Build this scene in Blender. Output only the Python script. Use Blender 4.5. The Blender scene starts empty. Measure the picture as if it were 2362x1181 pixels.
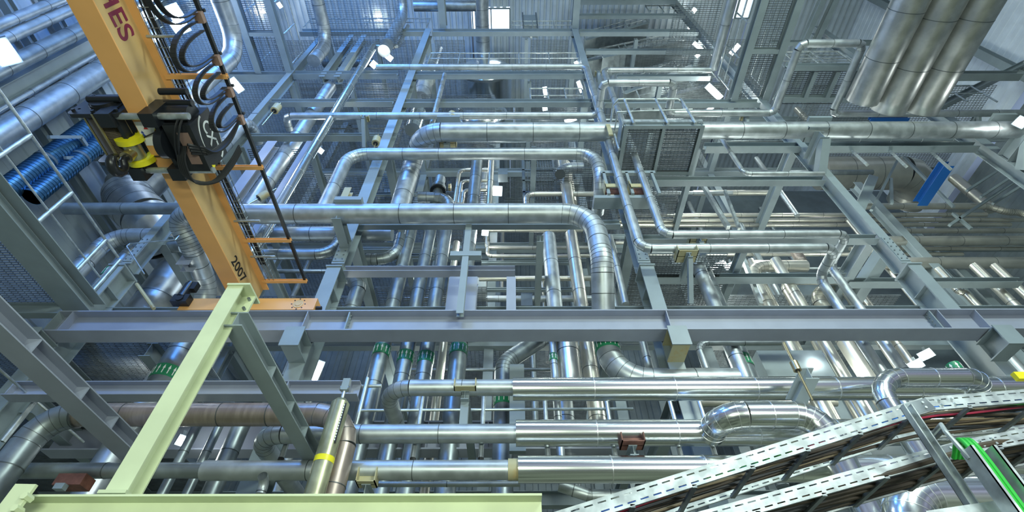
import bpy, math, random
from mathutils import Vector as V, Matrix
S=bpy.context.scene; COL=S.collection
R=random.Random(7)
# ---------------------------------------------------------------- camera
F,CX,CY=1143.0,1181.0,590.5            # focal length and centre in pixels of the 2362x1181 frame
PIT,ROLL,EYE=math.radians(48.3),0.0022,1.6
cp,sp,cr,sr=math.cos(PIT),math.sin(PIT),math.cos(ROLL),math.sin(ROLL)
Rt,Up,Fw=V((1,0,0)),V((0,-sp,cp)),V((0,cp,sp))
cam=bpy.data.objects.new('camera',bpy.data.cameras.new('camera')); COL.objects.link(cam)
cam.data.sensor_width=36; cam.data.lens=F/2362*36; cam.data.clip_end=200
r_=Rt*cr-Up*sr; u_=Rt*sr+Up*cr
m=Matrix((r_,u_,-Fw)).transposed().to_4x4(); m.translation=V((0,0,EYE)); cam.matrix_world=m
S.camera=cam
S.view_settings.view_transform='Standard'; S.view_settings.look='None'
S.view_settings.gamma=1; S.view_settings.use_curve_mapping=False
S.view_settings.exposure=-0.12
# ---------------------------------------------------------------- world: the daylit, lamp-lit hall behind the camera
w=bpy.data.worlds.new('hall'); S.world=w; w.use_nodes=True
nt=w.node_tree; nt.nodes.clear()
def N(t,ty,**k):
    n=t.nodes.new(ty)
    for a,b in k.items():
        if a in n.inputs: n.inputs[a].default_value=b
        else: setattr(n,a,b)
    return n
tc=N(nt,'ShaderNodeTexCoord'); sx=N(nt,'ShaderNodeSeparateXYZ'); nt.links.new(tc.outputs['Generated'],sx.inputs[0])
mr=N(nt,'ShaderNodeMapRange'); mr.inputs[1].default_value=-1; nt.links.new(sx.outputs['Z'],mr.inputs[0])
cr_=N(nt,'ShaderNodeValToRGB'); e=cr_.color_ramp.elements
e[0].position=0; e[0].color=(.34,.44,.32,1)
e[1].position=1; e[1].color=(.38,.55,.85,1)
for p_,c_ in ((.30,(.40,.50,.40,1)),(.45,(.52,.60,.62,1)),(.56,(.66,.71,1.0,1)),(.75,(.46,.62,.88,1))):
    q=e.new(p_); q.color=c_
nt.links.new(mr.outputs[0],cr_.inputs[0])
mp=N(nt,'ShaderNodeMapping'); mp.inputs['Scale'].default_value=(1.2,1.2,6)
nt.links.new(tc.outputs['Generated'],mp.inputs[0])
nz=N(nt,'ShaderNodeTexNoise'); nz.inputs['Scale'].default_value=2.2; nz.inputs['Detail'].default_value=3
nt.links.new(mp.outputs[0],nz.inputs[0])
m2=N(nt,'ShaderNodeMapRange'); nt.links.new(nz.outputs[0],m2.inputs[0])
m2.inputs[1].default_value=.35; m2.inputs[2].default_value=.68; m2.inputs[3].default_value=.04; m2.inputs[4].default_value=.72
bg=N(nt,'ShaderNodeBackground'); nt.links.new(cr_.outputs[0],bg.inputs[0]); nt.links.new(m2.outputs[0],bg.inputs[1])
ow=N(nt,'ShaderNodeOutputWorld'); nt.links.new(bg.outputs[0],ow.inputs[0])
def area(loc,to,size,power,col):  # unseen area lights added to brighten and tint the steelwork
    l=bpy.data.lights.new('hall_fill','AREA'); l.shape='RECTANGLE'; l.size,l.size_y=size; l.energy=power; l.color=col
    o=bpy.data.objects.new('hall_fill',l); COL.objects.link(o); o.location=loc
    o.rotation_euler=(V(to)-V(loc)).to_track_quat('-Z','Y').to_euler()
area((-6,-3,14),(-8,6,12),(3,1),950,(.10,.34,1))
area((-6,1,22),(-7,9,19),(3,1),750,(.12,.38,1))
area((0,-5,17),(0,7,14),(6,1),650,(.74,.94,.96))
area((7,-5,12),(4,7,8),(4,1),1200,(.84,1,.88))
area((-1,-3,2.2),(-2,6,5),(3,.6),330,(.88,1,.80))
area((5,-3,2.4),(4,6,5),(3,.6),400,(.9,1,.92))
for hx_,hy_,hh_ in [(x,8.3,h) for h in (5.9,9.8,13.9,18.2) for x in (-5.6,-1.2,3.6,6.4,9.6)]+[(x,11.8,h) for h in (7.5,12) for x in (-3,1,6,11)]+[(-9.3,7.6,15)]:
    l=bpy.data.lights.new('interior_fill','POINT'); l.energy=(85 if hx_>5 else 40) if hx_>-4 else 24; l.shadow_soft_size=.25; l.color=(.9,1,.92) if hx_>-4 else (.6,.8,1)  # point lights without fixtures, added to brighten the plant interior
    o=bpy.data.objects.new('interior_fill',l); COL.objects.link(o); o.location=(hx_,hy_,hh_+EYE)
# ---------------------------------------------------------------- pixel <-> place
def ray(u,v):
    du,dv=u-CX,v-CY; a=du*cr-dv*sr; b=du*sr+dv*cr
    return Rt*(a/F)-Up*(b/F)+Fw
EYEV=V((0,0,EYE))
def atY(u,v,Y): d=ray(u,v); return d*(Y/d.y)+EYEV
def atZ(u,v,Z): d=ray(u,v); return d*((Z-EYE)/d.z)+EYEV
def atX(u,v,X): d=ray(u,v); return d*(X/d.x)+EYEV
def proj(p):
    q=V(p)-EYEV; z=q.dot(Fw); a=q.x/z*F; b=-q.dot(Up)/z*F
    return (CX+a*cr+b*sr, CY-a*sr+b*cr)
def depth(p): return (V(p)-EYEV).dot(Fw)
def solve(fn,t,x0,dx=.2):
    x1=x0+dx; f0,f1=fn(x0)-t,fn(x1)-t
    for _ in range(30):
        if abs(f1-f0)<1e-9: break
        x2=x1-f1*(x1-x0)/(f1-f0); x2=max(min(x2,x1+6),x1-6)
        x0,f0,x1=x1,f1,x2; f1=fn(x1)-t
        if abs(f1)<1e-3: break
    return x1
def mv(p,ax,**k):
    p=V(p)
    def f(t,i):
        q=p.copy(); q[ax]=t; return proj(q)[i]
    i,t=(0,k['u']) if 'u' in k else (1,k['v'])
    q=p.copy(); q[ax]=solve(lambda t_:f(t_,i),t,p[ax]); return q
# ---------------------------------------------------------------- materials
MATS={}
def mat(n,col,metal=0,rough=.5,var=.0,scale=8,bump=0,emit=None,es=1,stretch=(1,1,1),col2=None,lo=.4,hi=.65,rv=0):
    m=bpy.data.materials.new(n); m.use_nodes=True; t=m.node_tree; b=t.nodes['Principled BSDF']
    b.inputs['Metallic'].default_value=metal; b.inputs['Roughness'].default_value=rough
    b.inputs['Base Color'].default_value=(*col,1)
    if var or bump or col2 or rv:
        tc=N(t,'ShaderNodeTexCoord'); mp=N(t,'ShaderNodeMapping'); mp.inputs['Scale'].default_value=stretch
        t.links.new(tc.outputs['Object'],mp.inputs[0])
        nz=N(t,'ShaderNodeTexNoise'); nz.inputs['Scale'].default_value=scale; nz.inputs['Detail'].default_value=5
        t.links.new(mp.outputs[0],nz.inputs[0])
        if var or col2:
            cr=N(t,'ShaderNodeValToRGB'); e=cr.color_ramp.elements
            e[0].position=lo; e[1].position=hi
            e[0].color=(*[c*(1-var) for c in col],1); e[1].color=(*(col2 or [min(1,c*(1+var)) for c in col]),1)
            t.links.new(nz.outputs[0],cr.inputs[0]); t.links.new(cr.outputs[0],b.inputs['Base Color'])
        if rv:
            mr=N(t,'ShaderNodeMapRange'); t.links.new(nz.outputs[0],mr.inputs[0])
            mr.inputs[1].default_value=.3; mr.inputs[2].default_value=.7; mr.inputs[3].default_value=rough-rv; mr.inputs[4].default_value=rough+rv
            t.links.new(mr.outputs[0],b.inputs['Roughness'])
        if bump:
            bp=N(t,'ShaderNodeBump'); bp.inputs['Strength'].default_value=bump; bp.inputs['Distance'].default_value=.02
            t.links.new(nz.outputs[0],bp.inputs['Height']); t.links.new(bp.outputs[0],b.inputs['Normal'])
    if emit: b.inputs['Emission Color'].default_value=(*emit,1); b.inputs['Emission Strength'].default_value=es
    MATS[n]=m
mat('grey_paint',(.235,.285,.31),0,.42,.07,3,lo=.3,hi=.7)
mat('lilac_paint',(.27,.30,.375),0,.4,.06,3,lo=.3,hi=.7)
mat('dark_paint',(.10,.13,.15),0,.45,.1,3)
mat('green_lit_paint',(.52,.58,.38),0,.4,.06,3)  # base colour partly carries the greenish light falling on this steel
mat('cream_paint',(.50,.46,.27),0,.5,.2,6,col2=(.42,.27,.08),lo=.55,hi=.8)
mat('crane_paint',(.78,.40,.14),0,.32,.06,2,lo=.3,hi=.7)
mat('crane_web',(.58,.39,.17),0,.3,.12,1.5,lo=.3,hi=.7)
mat('galvanised',(.44,.48,.50),.75,.42,.12,5,rv=.06)
mat('seam',(.10,.115,.12),.6,.45); mat('seam_bright',(.80,.82,.82),.9,.3)
mat('grating_steel',(.12,.14,.15),.2,.55,.15,6)
mat('galv_rough',(.52,.57,.58),.8,.45,.18,9,rv=.08)
mat('dull_galvanised',(.28,.32,.34),.75,.40,.14,5,rv=.07)
mat('aluminium',(.83,.86,.86),1,.2,.03,3,bump=.05,stretch=(.5,2,2))
mat('stainless',(.62,.60,.54),.8,.33,.05,4,rv=.03)
mat('duct_steel',(.50,.51,.50),.9,.34,.12,4,rv=.05)
mat('warm_tint_steel',(.42,.35,.31),.8,.38,.10,4,rv=.05,stretch=(5,1,1))  # pipe's brown is a warm reflection put in the colour; copper bend shares it
mat('olive_zinc',(.52,.52,.34),.8,.34,.14,5,rv=.06)
mat('black_paint',(.012,.015,.02),0,.35)
mat('black_rubber',(.015,.016,.018),0,.45)
mat('rust',(.16,.065,.045),.1,.6,.3,8)
mat('band_green',(.02,.22,.10),0,.4); mat('white_mark',(.8,.82,.8),0,.5)
mat('yellow_paint',(.80,.72,.02),0,.35,.1,6)
mat('hook_black',(.02,.022,.026),.2,.3); mat('drum_rope',(.17,.14,.11),.5,.45)
mat('label_white',(.85,.85,.87),0,.4); mat('red_mark',(.55,.03,.04),0,.5); mat('blue_mark',(.03,.08,.4),0,.5); mat('green_mark',(.03,.3,.15),0,.5)
mat('maroon_text',(.20,.02,.06),0,.4); mat('black_text',(.01,.01,.01),0,.5); mat('silver_text',(.75,.78,.8),0,.4)
mat('blue_steel',(.01,.10,.36),0,.35); mat('blue_duct',(.10,.25,.42),.85,.3,.1,4)
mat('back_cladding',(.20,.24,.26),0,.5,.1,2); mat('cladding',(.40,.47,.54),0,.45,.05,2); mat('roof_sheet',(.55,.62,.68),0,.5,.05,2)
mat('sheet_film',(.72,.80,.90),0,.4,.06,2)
mat('concrete',(.33,.33,.31),0,.8,.1,2)
mat('cable_green',(.03,.42,.05),0,.4); mat('cable_brown',(.055,.04,.025),0,.6,.5,3); mat('cable_blue',(.03,.17,.6),0,.4); mat('cable_red',(.4,.02,.06),0,.4); mat('cable_tan',(.22,.17,.1),0,.5)
mat('lamp_glow',(1,1,1),0,.5,emit=(.93,1,.97),es=26)
mat('lamp_glow_blue',(1,1,1),0,.5,emit=(.62,.78,1),es=40)
mat('day_pane',(1,1,1),0,.5,emit=(.72,.86,1),es=3.2)
mat('foil',(.7,.72,.75),1,.2,.1,30,bump=1)
mat('brass',(.5,.42,.25),.9,.35); mat('copper_tint',(.34,.22,.18),.3,.4)
# ---------------------------------------------------------------- mesh building
class MB:
    def __init__(s): s.v=[]; s.f=[]; s.m=[]
    def add(s,v,f,mi=0):
        o=len(s.v); s.v+=[tuple(x) for x in v]; s.f+=[tuple(i+o for i in q) for q in f]; s.m+=[mi]*len(f); return s
    def box(s,a,b,mi=0):
        x0,y0,z0=a; x1,y1,z1=b
        return s.add([(x0,y0,z0),(x1,y0,z0),(x1,y1,z0),(x0,y1,z0),(x0,y0,z1),(x1,y0,z1),(x1,y1,z1),(x0,y1,z1)],
          [(0,3,2,1),(4,5,6,7),(0,1,5,4),(1,2,6,5),(2,3,7,6),(3,0,4,7)],mi)
    def bar(s,p,q,a,b,up=(0,0,1),mi=0):
        p,q=V(p),V(q); d=(q-p).normalized(); x=d.cross(V(up))
        if x.length<1e-4: x=d.cross(V((0,1,0)))
        x.normalize(); y=x.cross(d); x*=a/2; y*=b/2
        return s.add([p-x-y,p+x-y,p+x+y,p-x+y,q-x-y,q+x-y,q+x+y,q-x+y],[(0,1,2,3),(7,6,5,4),(0,4,5,1),(1,5,6,2),(2,6,7,3),(3,7,4,0)],mi)
    def prism(s,pts,d,mi=0):
        n=len(pts); d=V(d); a=[V(p) for p in pts]; b=[p+d for p in a]
        return s.add(a+b,[tuple(range(n)),tuple(range(2*n-1,n-1,-1))]+[(i,i+n,(i+1)%n+n,(i+1)%n) for i in range(n)],mi)
    def tube(s,pts,r,n=12,caps=True,mi=0,rs=None):
        pts=[V(p) for p in pts]; k=len(pts); fr=None; rings=[]
        for i,p in enumerate(pts):
            d0=(p-pts[i-1]).normalized() if i else None; d1=(pts[i+1]-p).normalized() if i<k-1 else None
            t=d1 if d0 is None else d0 if d1 is None else (d0+d1).normalized()
            if fr is None:
                x=t.cross(V((0,0,1)));
                if x.length<.05: x=t.cross(V((0,1,0)))
                x.normalize()
            else:
                x=fr-d0*fr.dot(d0); x.normalize()
            dd=d0 or d1; y=dd.cross(x); fr=x
            rr=rs[i] if rs else r; ring=[]
            for j in range(n):
                a=2*math.pi*j/n; o=x*math.cos(a)*rr+y*math.sin(a)*rr
                c=dd.dot(t)
                if c<.999: o=o-dd*(o.dot(t)/c)
                ring.append(p+o)
            rings.append(ring)
        v=[q for r_ in rings for q in r_]; f=[]
        for i in range(k-1):
            for j in range(n): f.append((i*n+j,i*n+(j+1)%n,(i+1)*n+(j+1)%n,(i+1)*n+j))
        if caps: f+=[tuple(range(n-1,-1,-1)),tuple(range((k-1)*n,k*n))]
        return s.add(v,f,mi)
    def ext(s,h,b,tf,tw,o0,o1,Sd,Td,mi=0):
        pf=[(-b/2,0),(b/2,0),(b/2,tf),(tw/2,tf),(tw/2,h-tf),(b/2,h-tf),(b/2,h),(-b/2,h),(-b/2,h-tf),(-tw/2,h-tf),(-tw/2,tf),(-b/2,tf)]
        v=[]
        for o in (o0,o1): v+=[V(o)+V(Sd)*x+V(Td)*y for x,y in pf]
        f=[(i,(i+1)%12,(i+1)%12+12,i+12) for i in range(12)]
        for k in (0,12): f+=[tuple(i+k for i in q) for q in ((0,1,2,3,10,11),(3,4,9,10),(9,4,5,6,7,8))]
        return s.add(v,f,mi)
def mk(name,mb,mt,parent=None,sm=True,ang=34):
    me=bpy.data.meshes.new(name); me.from_pydata(mb.v,[],mb.f); 
    for x in ([mt] if isinstance(mt,str) else mt): me.materials.append(MATS[x])
    me.polygons.foreach_set('material_index',mb.m)
    import bmesh
    bm=bmesh.new(); bm.from_mesh(me); bmesh.ops.recalc_face_normals(bm,faces=bm.faces); bm.to_mesh(me); bm.free()
    if sm:
        me.polygons.foreach_set('use_smooth',[True]*len(me.polygons)); me.set_sharp_from_angle(angle=math.radians(ang))
    o=bpy.data.objects.new(name,me); COL.objects.link(o)
    if parent: o.parent=parent
    return o
def tag(o,label,cat,group=None,kind='thing'):
    o['label']=label; o['category']=cat; o['kind']=kind
    if group: o['group']=group
    return o
def root(name,label,cat,loc=(0,0,0),group=None):
    o=bpy.data.objects.new(name,None); COL.objects.link(o); o.empty_display_size=.1
    return tag(o,label,cat,group)
def struct(o): o['kind']='structure'; return o
X_,Y_,Z_=V((1,0,0)),V((0,1,0)),V((0,0,1))
# I-beams. Each takes pixel rows / columns on a given depth plane.
def xbeam(label,u0,u1,vt,vb,vf,Y,mt='grey_paint',b=None,h=None,st=(),bolts=False,name='steel_beam',group=None,ends=False):
    um=(max(u0,0)+min(u1,2362))/2
    pb=atY(um,vb,Y); zb=pb.z
    if h is None: h=max(.08,atY(um,vt,Y).z-zb)
    if b is None:
        d=ray(um,vf); b=max(.06,(zb-EYE)*d.y/d.z-Y)
    x0=mv(pb,0,u=u0).x; x1=mv(pb,0,u=u1).x; tf=max(.012,h*.05); tw=tf*.6; yc=Y+b/2
    o=mk(name,MB().ext(h,b,tf,tw,(x0,yc,zb),(x1,yc,zb),Y_,Z_),mt,sm=False)
    tag(o,label,'beam',group)
    for u in st:
        x=mv(V((pb.x,Y,zb+h/2)),0,u=u).x
        q=MB().box((x-.008,Y+.004,zb+tf),(x+.008,yc-tw/2,zb+h-tf)); q.box((x-.008,yc+tw/2,zb+tf),(x+.008,Y+b-.004,zb+h-tf))
        mk('stiffener_plate',q,mt,o,sm=False)
    o['_g']=(x0,x1,Y,zb,b,h); return o
def zbeam(label,uL,uR,vr,Y,v0,v1,d,mt='grey_paint',name='steel_column',group=None,cat='column'):
    a=atY(uL,vr,Y); c=atY(uR,vr,Y); b=c.x-a.x; xm=(a.x+c.x)/2
    z0=mv((xm,Y,a.z),2,v=v0).z; z1=mv((xm,Y,a.z),2,v=v1).z
    tf=max(.012,d*.055); tw=tf*.65
    o=mk(name,MB().ext(d,b,tf,tw,(xm,Y,z0),(xm,Y,z1),X_,Y_),mt,sm=False)
    tag(o,label,cat,group); o['_g']=(xm,Y,b,d,z0,z1); return o
def ybeam(label,uL,uR,vr,H,Y0,Y1,h,mt='grey_paint',name='steel_beam',group=None,st=()):
    a=atZ(uL,vr,H+EYE); c=atZ(uR,vr,H+EYE); b=c.x-a.x; xm=(a.x+c.x)/2; z=H+EYE
    tf=max(.012,h*.05); tw=tf*.65
    o=mk(name,MB().ext(h,b,tf,tw,(xm,Y0,z),(xm,Y1,z),X_,Z_),mt,sm=False)
    tag(o,label,'beam',group)
    for y in st:
        q=MB().box((xm-b/2+.004,y-.008,z+tf),(xm-tw/2,y+.008,z+h-tf)); q.box((xm+tw/2,y-.008,z+tf),(xm+b/2-.004,y+.008,z+h-tf))
        mk('stiffener_plate',q,mt,o,sm=False)
    o['_g']=(xm,b,z,h); return o
def metr(label,ax,p0,p1,b,h,mt='grey_paint',name='steel_beam',cat='beam',group=None):
    tf=max(.012,h*.05); s,t={'x':(Y_,Z_),'y':(X_,Z_),'z':(X_,Y_)}[ax]
    return tag(mk(name,MB().ext(h,b,tf,tf*.65,p0,p1,s,t),mt,sm=False),label,cat,group)
# pipes
def route(start,toks):
    p=atY(*start); out=[p]
    for k,*a in toks:
        if k=='x': p=mv(p,0,u=a[0])
        elif k=='z': p=mv(p,2,v=a[0])
        elif k=='y': p=V((p.x,a[0],p.z))
        elif k=='yv': p=mv(p,1,v=a[0])
        elif k=='X': p=V((a[0],p.y,p.z))
        elif k=='Z': p=V((p.x,p.y,a[0]+EYE))
        elif k=='p': p=atY(*a)
        elif k=='d': p=p+V(a)
        out.append(p)
    return out
def pipe_pts(label,pts,r,mt='galvanised',bend=1.5,es=6,seam=1.0,name='insulated_pipe',cat='pipe',group=None,bands=(),seams=True,n=None,parent=None,sr=.004):
    sw=min(.007,max(.004,r*.035)); mts=(mt,'seam_bright' if mt=='aluminium' else 'seam')
    n=n or (28 if r>.15 else 20 if r>.07 else 14)
    pts=[V(p) for p in pts]; segs=[]; elb=[]; cur=pts[0]
    for i in range(1,len(pts)-1):
        a,b,c=pts[i-1],pts[i],pts[i+1]; d0=(b-a).normalized(); d1=(c-b).normalized()
        th=d0.angle(d1)
        if th<.02: continue
        L=min(bend*2*r*math.tan(th/2),(b-cur).length*.98,(c-b).length*(.48 if i<len(pts)-2 else .98))
        s0=b-d0*L; s1=b+d1*L; segs.append((cur,s0))
        R_=L/math.tan(th/2); nrm=(d1-d0*d0.dot(d1)).normalized(); ce=s0+nrm*R_
        arc=[]
        for k in range(es+1):
            t=th*k/es; arc.append(ce-nrm*R_*math.cos(t)+d0*R_*math.sin(t))
        elb.append(arc); cur=s1
    segs.append((cur,pts[-1]))
    runs=[]
    for a,b in segs:
        if (b-a).length<.004: continue
        mb=MB(); runs.append(mb); mb.tube([a,b],r,n)
        if seams:
            L=(b-a).length; d=(b-a)/L; k=max(1,int(L/seam+.35))
            for j in range(1,k+(1 if k==1 else 0)):
                q=a+d*(L*j/(k if k>1 else 2)); mb.tube([q-d*sw,q+d*sw],r+sr,n,mi=1)
    if parent is None: o=tag(mk(name,runs[0],mts),label,cat,group)
    else: o=mk(name,runs[0],mts,parent)
    for q in runs[1:]: mk('straight_section',q,mts,o)
    for arc in elb:
        q=MB().tube(arc,r,n,caps=False)
        if seams and r>.05:
            for k in range(es+1):
                t=(arc[min(k+1,es)]-arc[max(k-1,0)]).normalized(); q.tube([arc[k]-t*sw*.55,arc[k]+t*sw*.55],r+sr*.7,n,mi=1)
        mk('elbow',q,mts,o,ang=20)
    for pb,up in bands: band(o,pb,r,up)
    return o
def band(o,pb,r,d,col='band_green'):
    d=V(d).normalized(); p=V(pb); hh=.11 if r>.1 else .07
    q=MB().tube([p-d*hh,p+d*hh],r+.007,28)
    x=d.cross(V((.3,1,.2))).normalized(); y=d.cross(x); k=max(8,int(2*math.pi*r/.075))
    for j in range(k):
        a=2*math.pi*j/k; nn=x*math.cos(a)+y*math.sin(a); t=d.cross(nn); c=p+nn*(r+.009)
        w_=.014; ar=[c-d*hh*.7-t*w_*.5,c-d*hh*.7+t*w_*.5,c+d*hh*.1+t*w_*.5,c+d*hh*.1+t*w_*1.4,c+d*hh*.75,c+d*hh*.1-t*w_*1.4,c+d*hh*.1-t*w_*.5]
        q.prism(ar,nn*.003,1)
    mk('flow_arrow_band',q,(col,'white_mark'),o,sm=False)
def cosv(v): return 1/math.sqrt(1+((v-CY)/F)**2)
def pipe(label,start,toks,dpx,mt='galvanised',hv='h',bandv=(),**k):
    pts=route(start,toks); r=dpx/2*depth(pts[0])/F*(cosv(start[1]) if hv=='h' else 1)
    if 'r' in k: r=k.pop('r')
    bands=[]
    for i,v in bandv:
        q=mv((pts[i].x,pts[i].y,(pts[i].z+pts[i+1].z)/2),2,v=v); bands.append((q,(0,0,1)))
    return pipe_pts(label,pts,r,mt,bands=bands,**k)
def rod(label,pts,r,mt='galv_rough',name='tube',cat='tube',group=None,parent=None):
    o=mk(name,MB().tube(pts,r,8),mt,parent)
    return o if parent else tag(o,label,cat,group)
def grating(label,x0,x1,y0,y1,H,s=.05,c=.11,along='x',group='floor grating panels',mt='grating_steel',name='floor_grating',parent=None):
    z=H+EYE; q=MB()
    if along=='x':
        n=int((y1-y0)/s)
        for i in range(n+1): y=y0+(y1-y0)*i/n; q.box((x0,y-.005,z),(x1,y+.005,z+.03))
        n=int((x1-x0)/c)
        for i in range(n+1): x=x0+(x1-x0)*i/n; q.box((x-.004,y0,z+.018),(x+.004,y1,z+.029))
    else:
        n=int((x1-x0)/s)
        for i in range(n+1): x=x0+(x1-x0)*i/n; q.box((x-.004,y0,z),(x+.004,y1,z+.03))
        n=int((y1-y0)/c)
        for i in range(n+1): y=y0+(y1-y0)*i/n; q.box((x0,y-.004,z+.018),(x1,y+.004,z+.029))
    o=mk(name,q,mt,parent,sm=False)
    return o if parent else tag(o,label,'grating',group)
def rail(label,p0,p1,h=1.1,n=4,mids=1,lean=None,group=None,posts=True,kick=False,name='handrail'):
    """guard rail standing on the line p0-p1"""
    p0,p1=V(p0),V(p1); o=root(name,label,'railing',group=group)
    mk('top_rail',MB().tube([p0+Z_*h,p1+Z_*h],.024,8),'galv_rough',o)
    for k in range(mids): mk('mid_rail',MB().tube([p0+Z_*h*(k+1)/(mids+1),p1+Z_*h*(k+1)/(mids+1)],.017,8),'galv_rough',o)
    for i in range(n):
        q=p0+(p1-p0)*(i/(n-1) if n>1 else 0); mk('post',MB().tube([q,q+Z_*h],.024,8),'galv_rough',o)
    if kick: mk('kick_plate',MB().bar(p0+Z_*.06,p1+Z_*.06,.008,.12),'galv_rough',o,sm=False)
    return o
def bracket(label,u,v,vtip,vlow,Yc=6.4,wpx=16,mt='grey_paint',strut=True,saddle=None,group='pipe brackets on the columns'):
    a=atY(u,v,Yc); t=mv(a,1,v=vtip); w=wpx*depth(a)/F
    o=root('pipe_bracket',label,'bracket',group=group)
    mk('arm',MB().ext(w,w*.8,.01,.008,a-Z_*w,t-Z_*w,X_,Z_),mt,o,sm=False)
    if strut:
        l=mv(a,2,v=vlow); mk('strut',MB().bar(l,t+V((0,.05,-w)),w*.75,w*.7,X_),mt,o,sm=False)
    if saddle: shoe(o,t+V((0,.12,w*.2)),*saddle)
    return o
def shoe(par,c,w,h,mt='cream_paint'):
    q=MB(); c=V(c); d=w*.8
    for x in (-w/2,w/2-.012): q.box((c.x+x,c.y-d/2,c.z),(c.x+x+.012,c.y+d/2,c.z+h))
    q.box((c.x-w/2,c.y-d/2,c.z),(c.x+w/2,c.y+d/2,c.z+.012)); q.box((c.x-w/2,c.y-.006,c.z),(c.x+w/2,c.y+.006,c.z+h*.75))
    return mk('pipe_shoe',q,mt,par,sm=False)
def text(s,loc,size,xd,yd,mt,par,name='lettering',ex=.002,al='CENTER'):
    cu=bpy.data.curves.new(name,'FONT'); cu.body=s; cu.size=size; cu.extrude=ex; cu.align_x=al; cu.align_y='CENTER'; cu.offset=size*.012
    t=bpy.data.objects.new('tmp',cu); COL.objects.link(t); dg=bpy.context.evaluated_depsgraph_get()
    me=bpy.data.meshes.new_from_object(t.evaluated_get(dg)); bpy.data.objects.remove(t)
    o=bpy.data.objects.new(name,me); COL.objects.link(o); me.materials.clear(); me.materials.append(MATS[mt])
    xd,yd=V(xd),V(yd); mm=Matrix((xd,yd,xd.cross(yd))).transposed().to_4x4(); mm.translation=V(loc); o.matrix_world=mm
    o.parent=par; return o

def curve(P,n=24):
    P=[V(x) for x in P]; out=[]
    P=[P[0]*2-P[1]]+P+[P[-1]*2-P[-2]]; k=n//(len(P)-3)+1
    for i in range(1,len(P)-2):
        for j in range(k):
            t=j/k; a,b,c,d=P[i-1:i+3]
            out.append(.5*((2*b)+(c-a)*t+(2*a-5*b+4*c-d)*t*t+(3*b-a-3*c+d)*t**3))
    return out+[P[-2]]
# ================================================================ SETTING
ROOF=26.0
def sheet(name,axis,c,a0,a1,b0,b1,per,dep,mt,along):
    """ribbed sheet: ribs run along the b direction; profile steps along a"""
    q=MB(); n=int((a1-a0)/per); pr=[]
    for i in range(n): 
        a=a0+i*per; pr+=[(a,0),(a+per*.5,0),(a+per*.58,dep),(a+per*.92,dep)]
    pr.append((a0+n*per,0)); v=[]
    for b in (b0,b1):
        for a,d in pr: v.append({'x':lambda:(c+d,b,a),'z':lambda:(a,b,c+d),'y':lambda:(a,c+d,b)}[axis]())
    k=len(pr); q.add(v,[(i,i+1,i+1+k,i+k) for i in range(k-1)])
    return struct(mk(name,q,mt,sm=False))
sheet('wall_left','x',-11.2,0,28,-1,20,.42,-.03,'cladding','y')
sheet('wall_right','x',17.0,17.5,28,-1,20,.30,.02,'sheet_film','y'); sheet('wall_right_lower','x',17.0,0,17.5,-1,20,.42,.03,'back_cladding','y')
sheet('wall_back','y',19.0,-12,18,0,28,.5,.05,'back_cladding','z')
# roof deck with two window strips left open
zr=ROOF+EYE
def roofpart(n,a0,a1,b0,b1): sheet(n,'z',zr,a0,a1,b0,b1,.30,.10,'roof_sheet','y')
sk=[]
def skl(i,ua,ub,va,vb):
    p=atZ((ua+ub)/2,va,zr); q=atZ((ua+ub)/2,vb,zr); x0=atZ(ua,(va+vb)/2,zr).x; x1=atZ(ub,(va+vb)/2,zr).x
    sk.append((x0,x1,q.y if q.y<p.y else p.y,max(p.y,q.y)))
skl(1,1090,1176,20,72); skl(2,1704,1736,-20,42)
ys=sorted({-3.0,20.0}); 
(x0,x1,y0,y1),(x2,x3,y2,y3)=sk
roofpart('ceiling',-12.5,x0,-3,20); roofpart('ceiling_bay',x1,x2,-3,20); roofpart('ceiling_side',x3,18,-3,20)
for a,b,c,d,nm in ((x0,x1,y0,y1,'1'),(x2,x3,y2,y3,'2')):
    roofpart('ceiling_strip_'+nm,a,b,-3,c); roofpart('ceiling_end_'+nm,a,b,d,20)
    o=struct(mk('window_'+nm,MB().box((a-.05,c-.05,zr+.1),(b+.05,d+.05,zr+.14)),'day_pane',sm=False))
    f=MB(); 
    for x in (a,b,(a+b)/2): f.box((x-.03,c,zr-.02),(x+.03,d,zr+.08))
    for y in (c,d): f.box((a,y-.03,zr-.02),(b,y+.03,zr+.08))
    mk('window_frame',f,'grey_paint',o,sm=False)
struct(mk('dark_backdrop',MB().box((7.8,12.9,0),(17,13.0,20.5)),'dark_paint',sm=False))  # added dark sheet standing in for the shade of the deep interior
# girts of the left wall, running level into the depth
for i,(u,v) in enumerate(((150,393),(208,193),(125,200))):
    p=atX(u,v,-10.95); o=mk('trim_%d'%(i+1),MB().ext(.2,.2,.012,.01,(p.x,0,p.z),(p.x,19,p.z),X_,Z_),'grey_paint',sm=False); struct(o)
for i,(u,v) in enumerate(((2285,128),)):
    p=atX(u,v,16.8); o=mk('trim_9',MB().ext(.3,.26,.014,.01,(p.x-.3,p.y,1),(p.x-.3,p.y,27),Y_,X_),'grey_paint',sm=False); struct(o)
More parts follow.
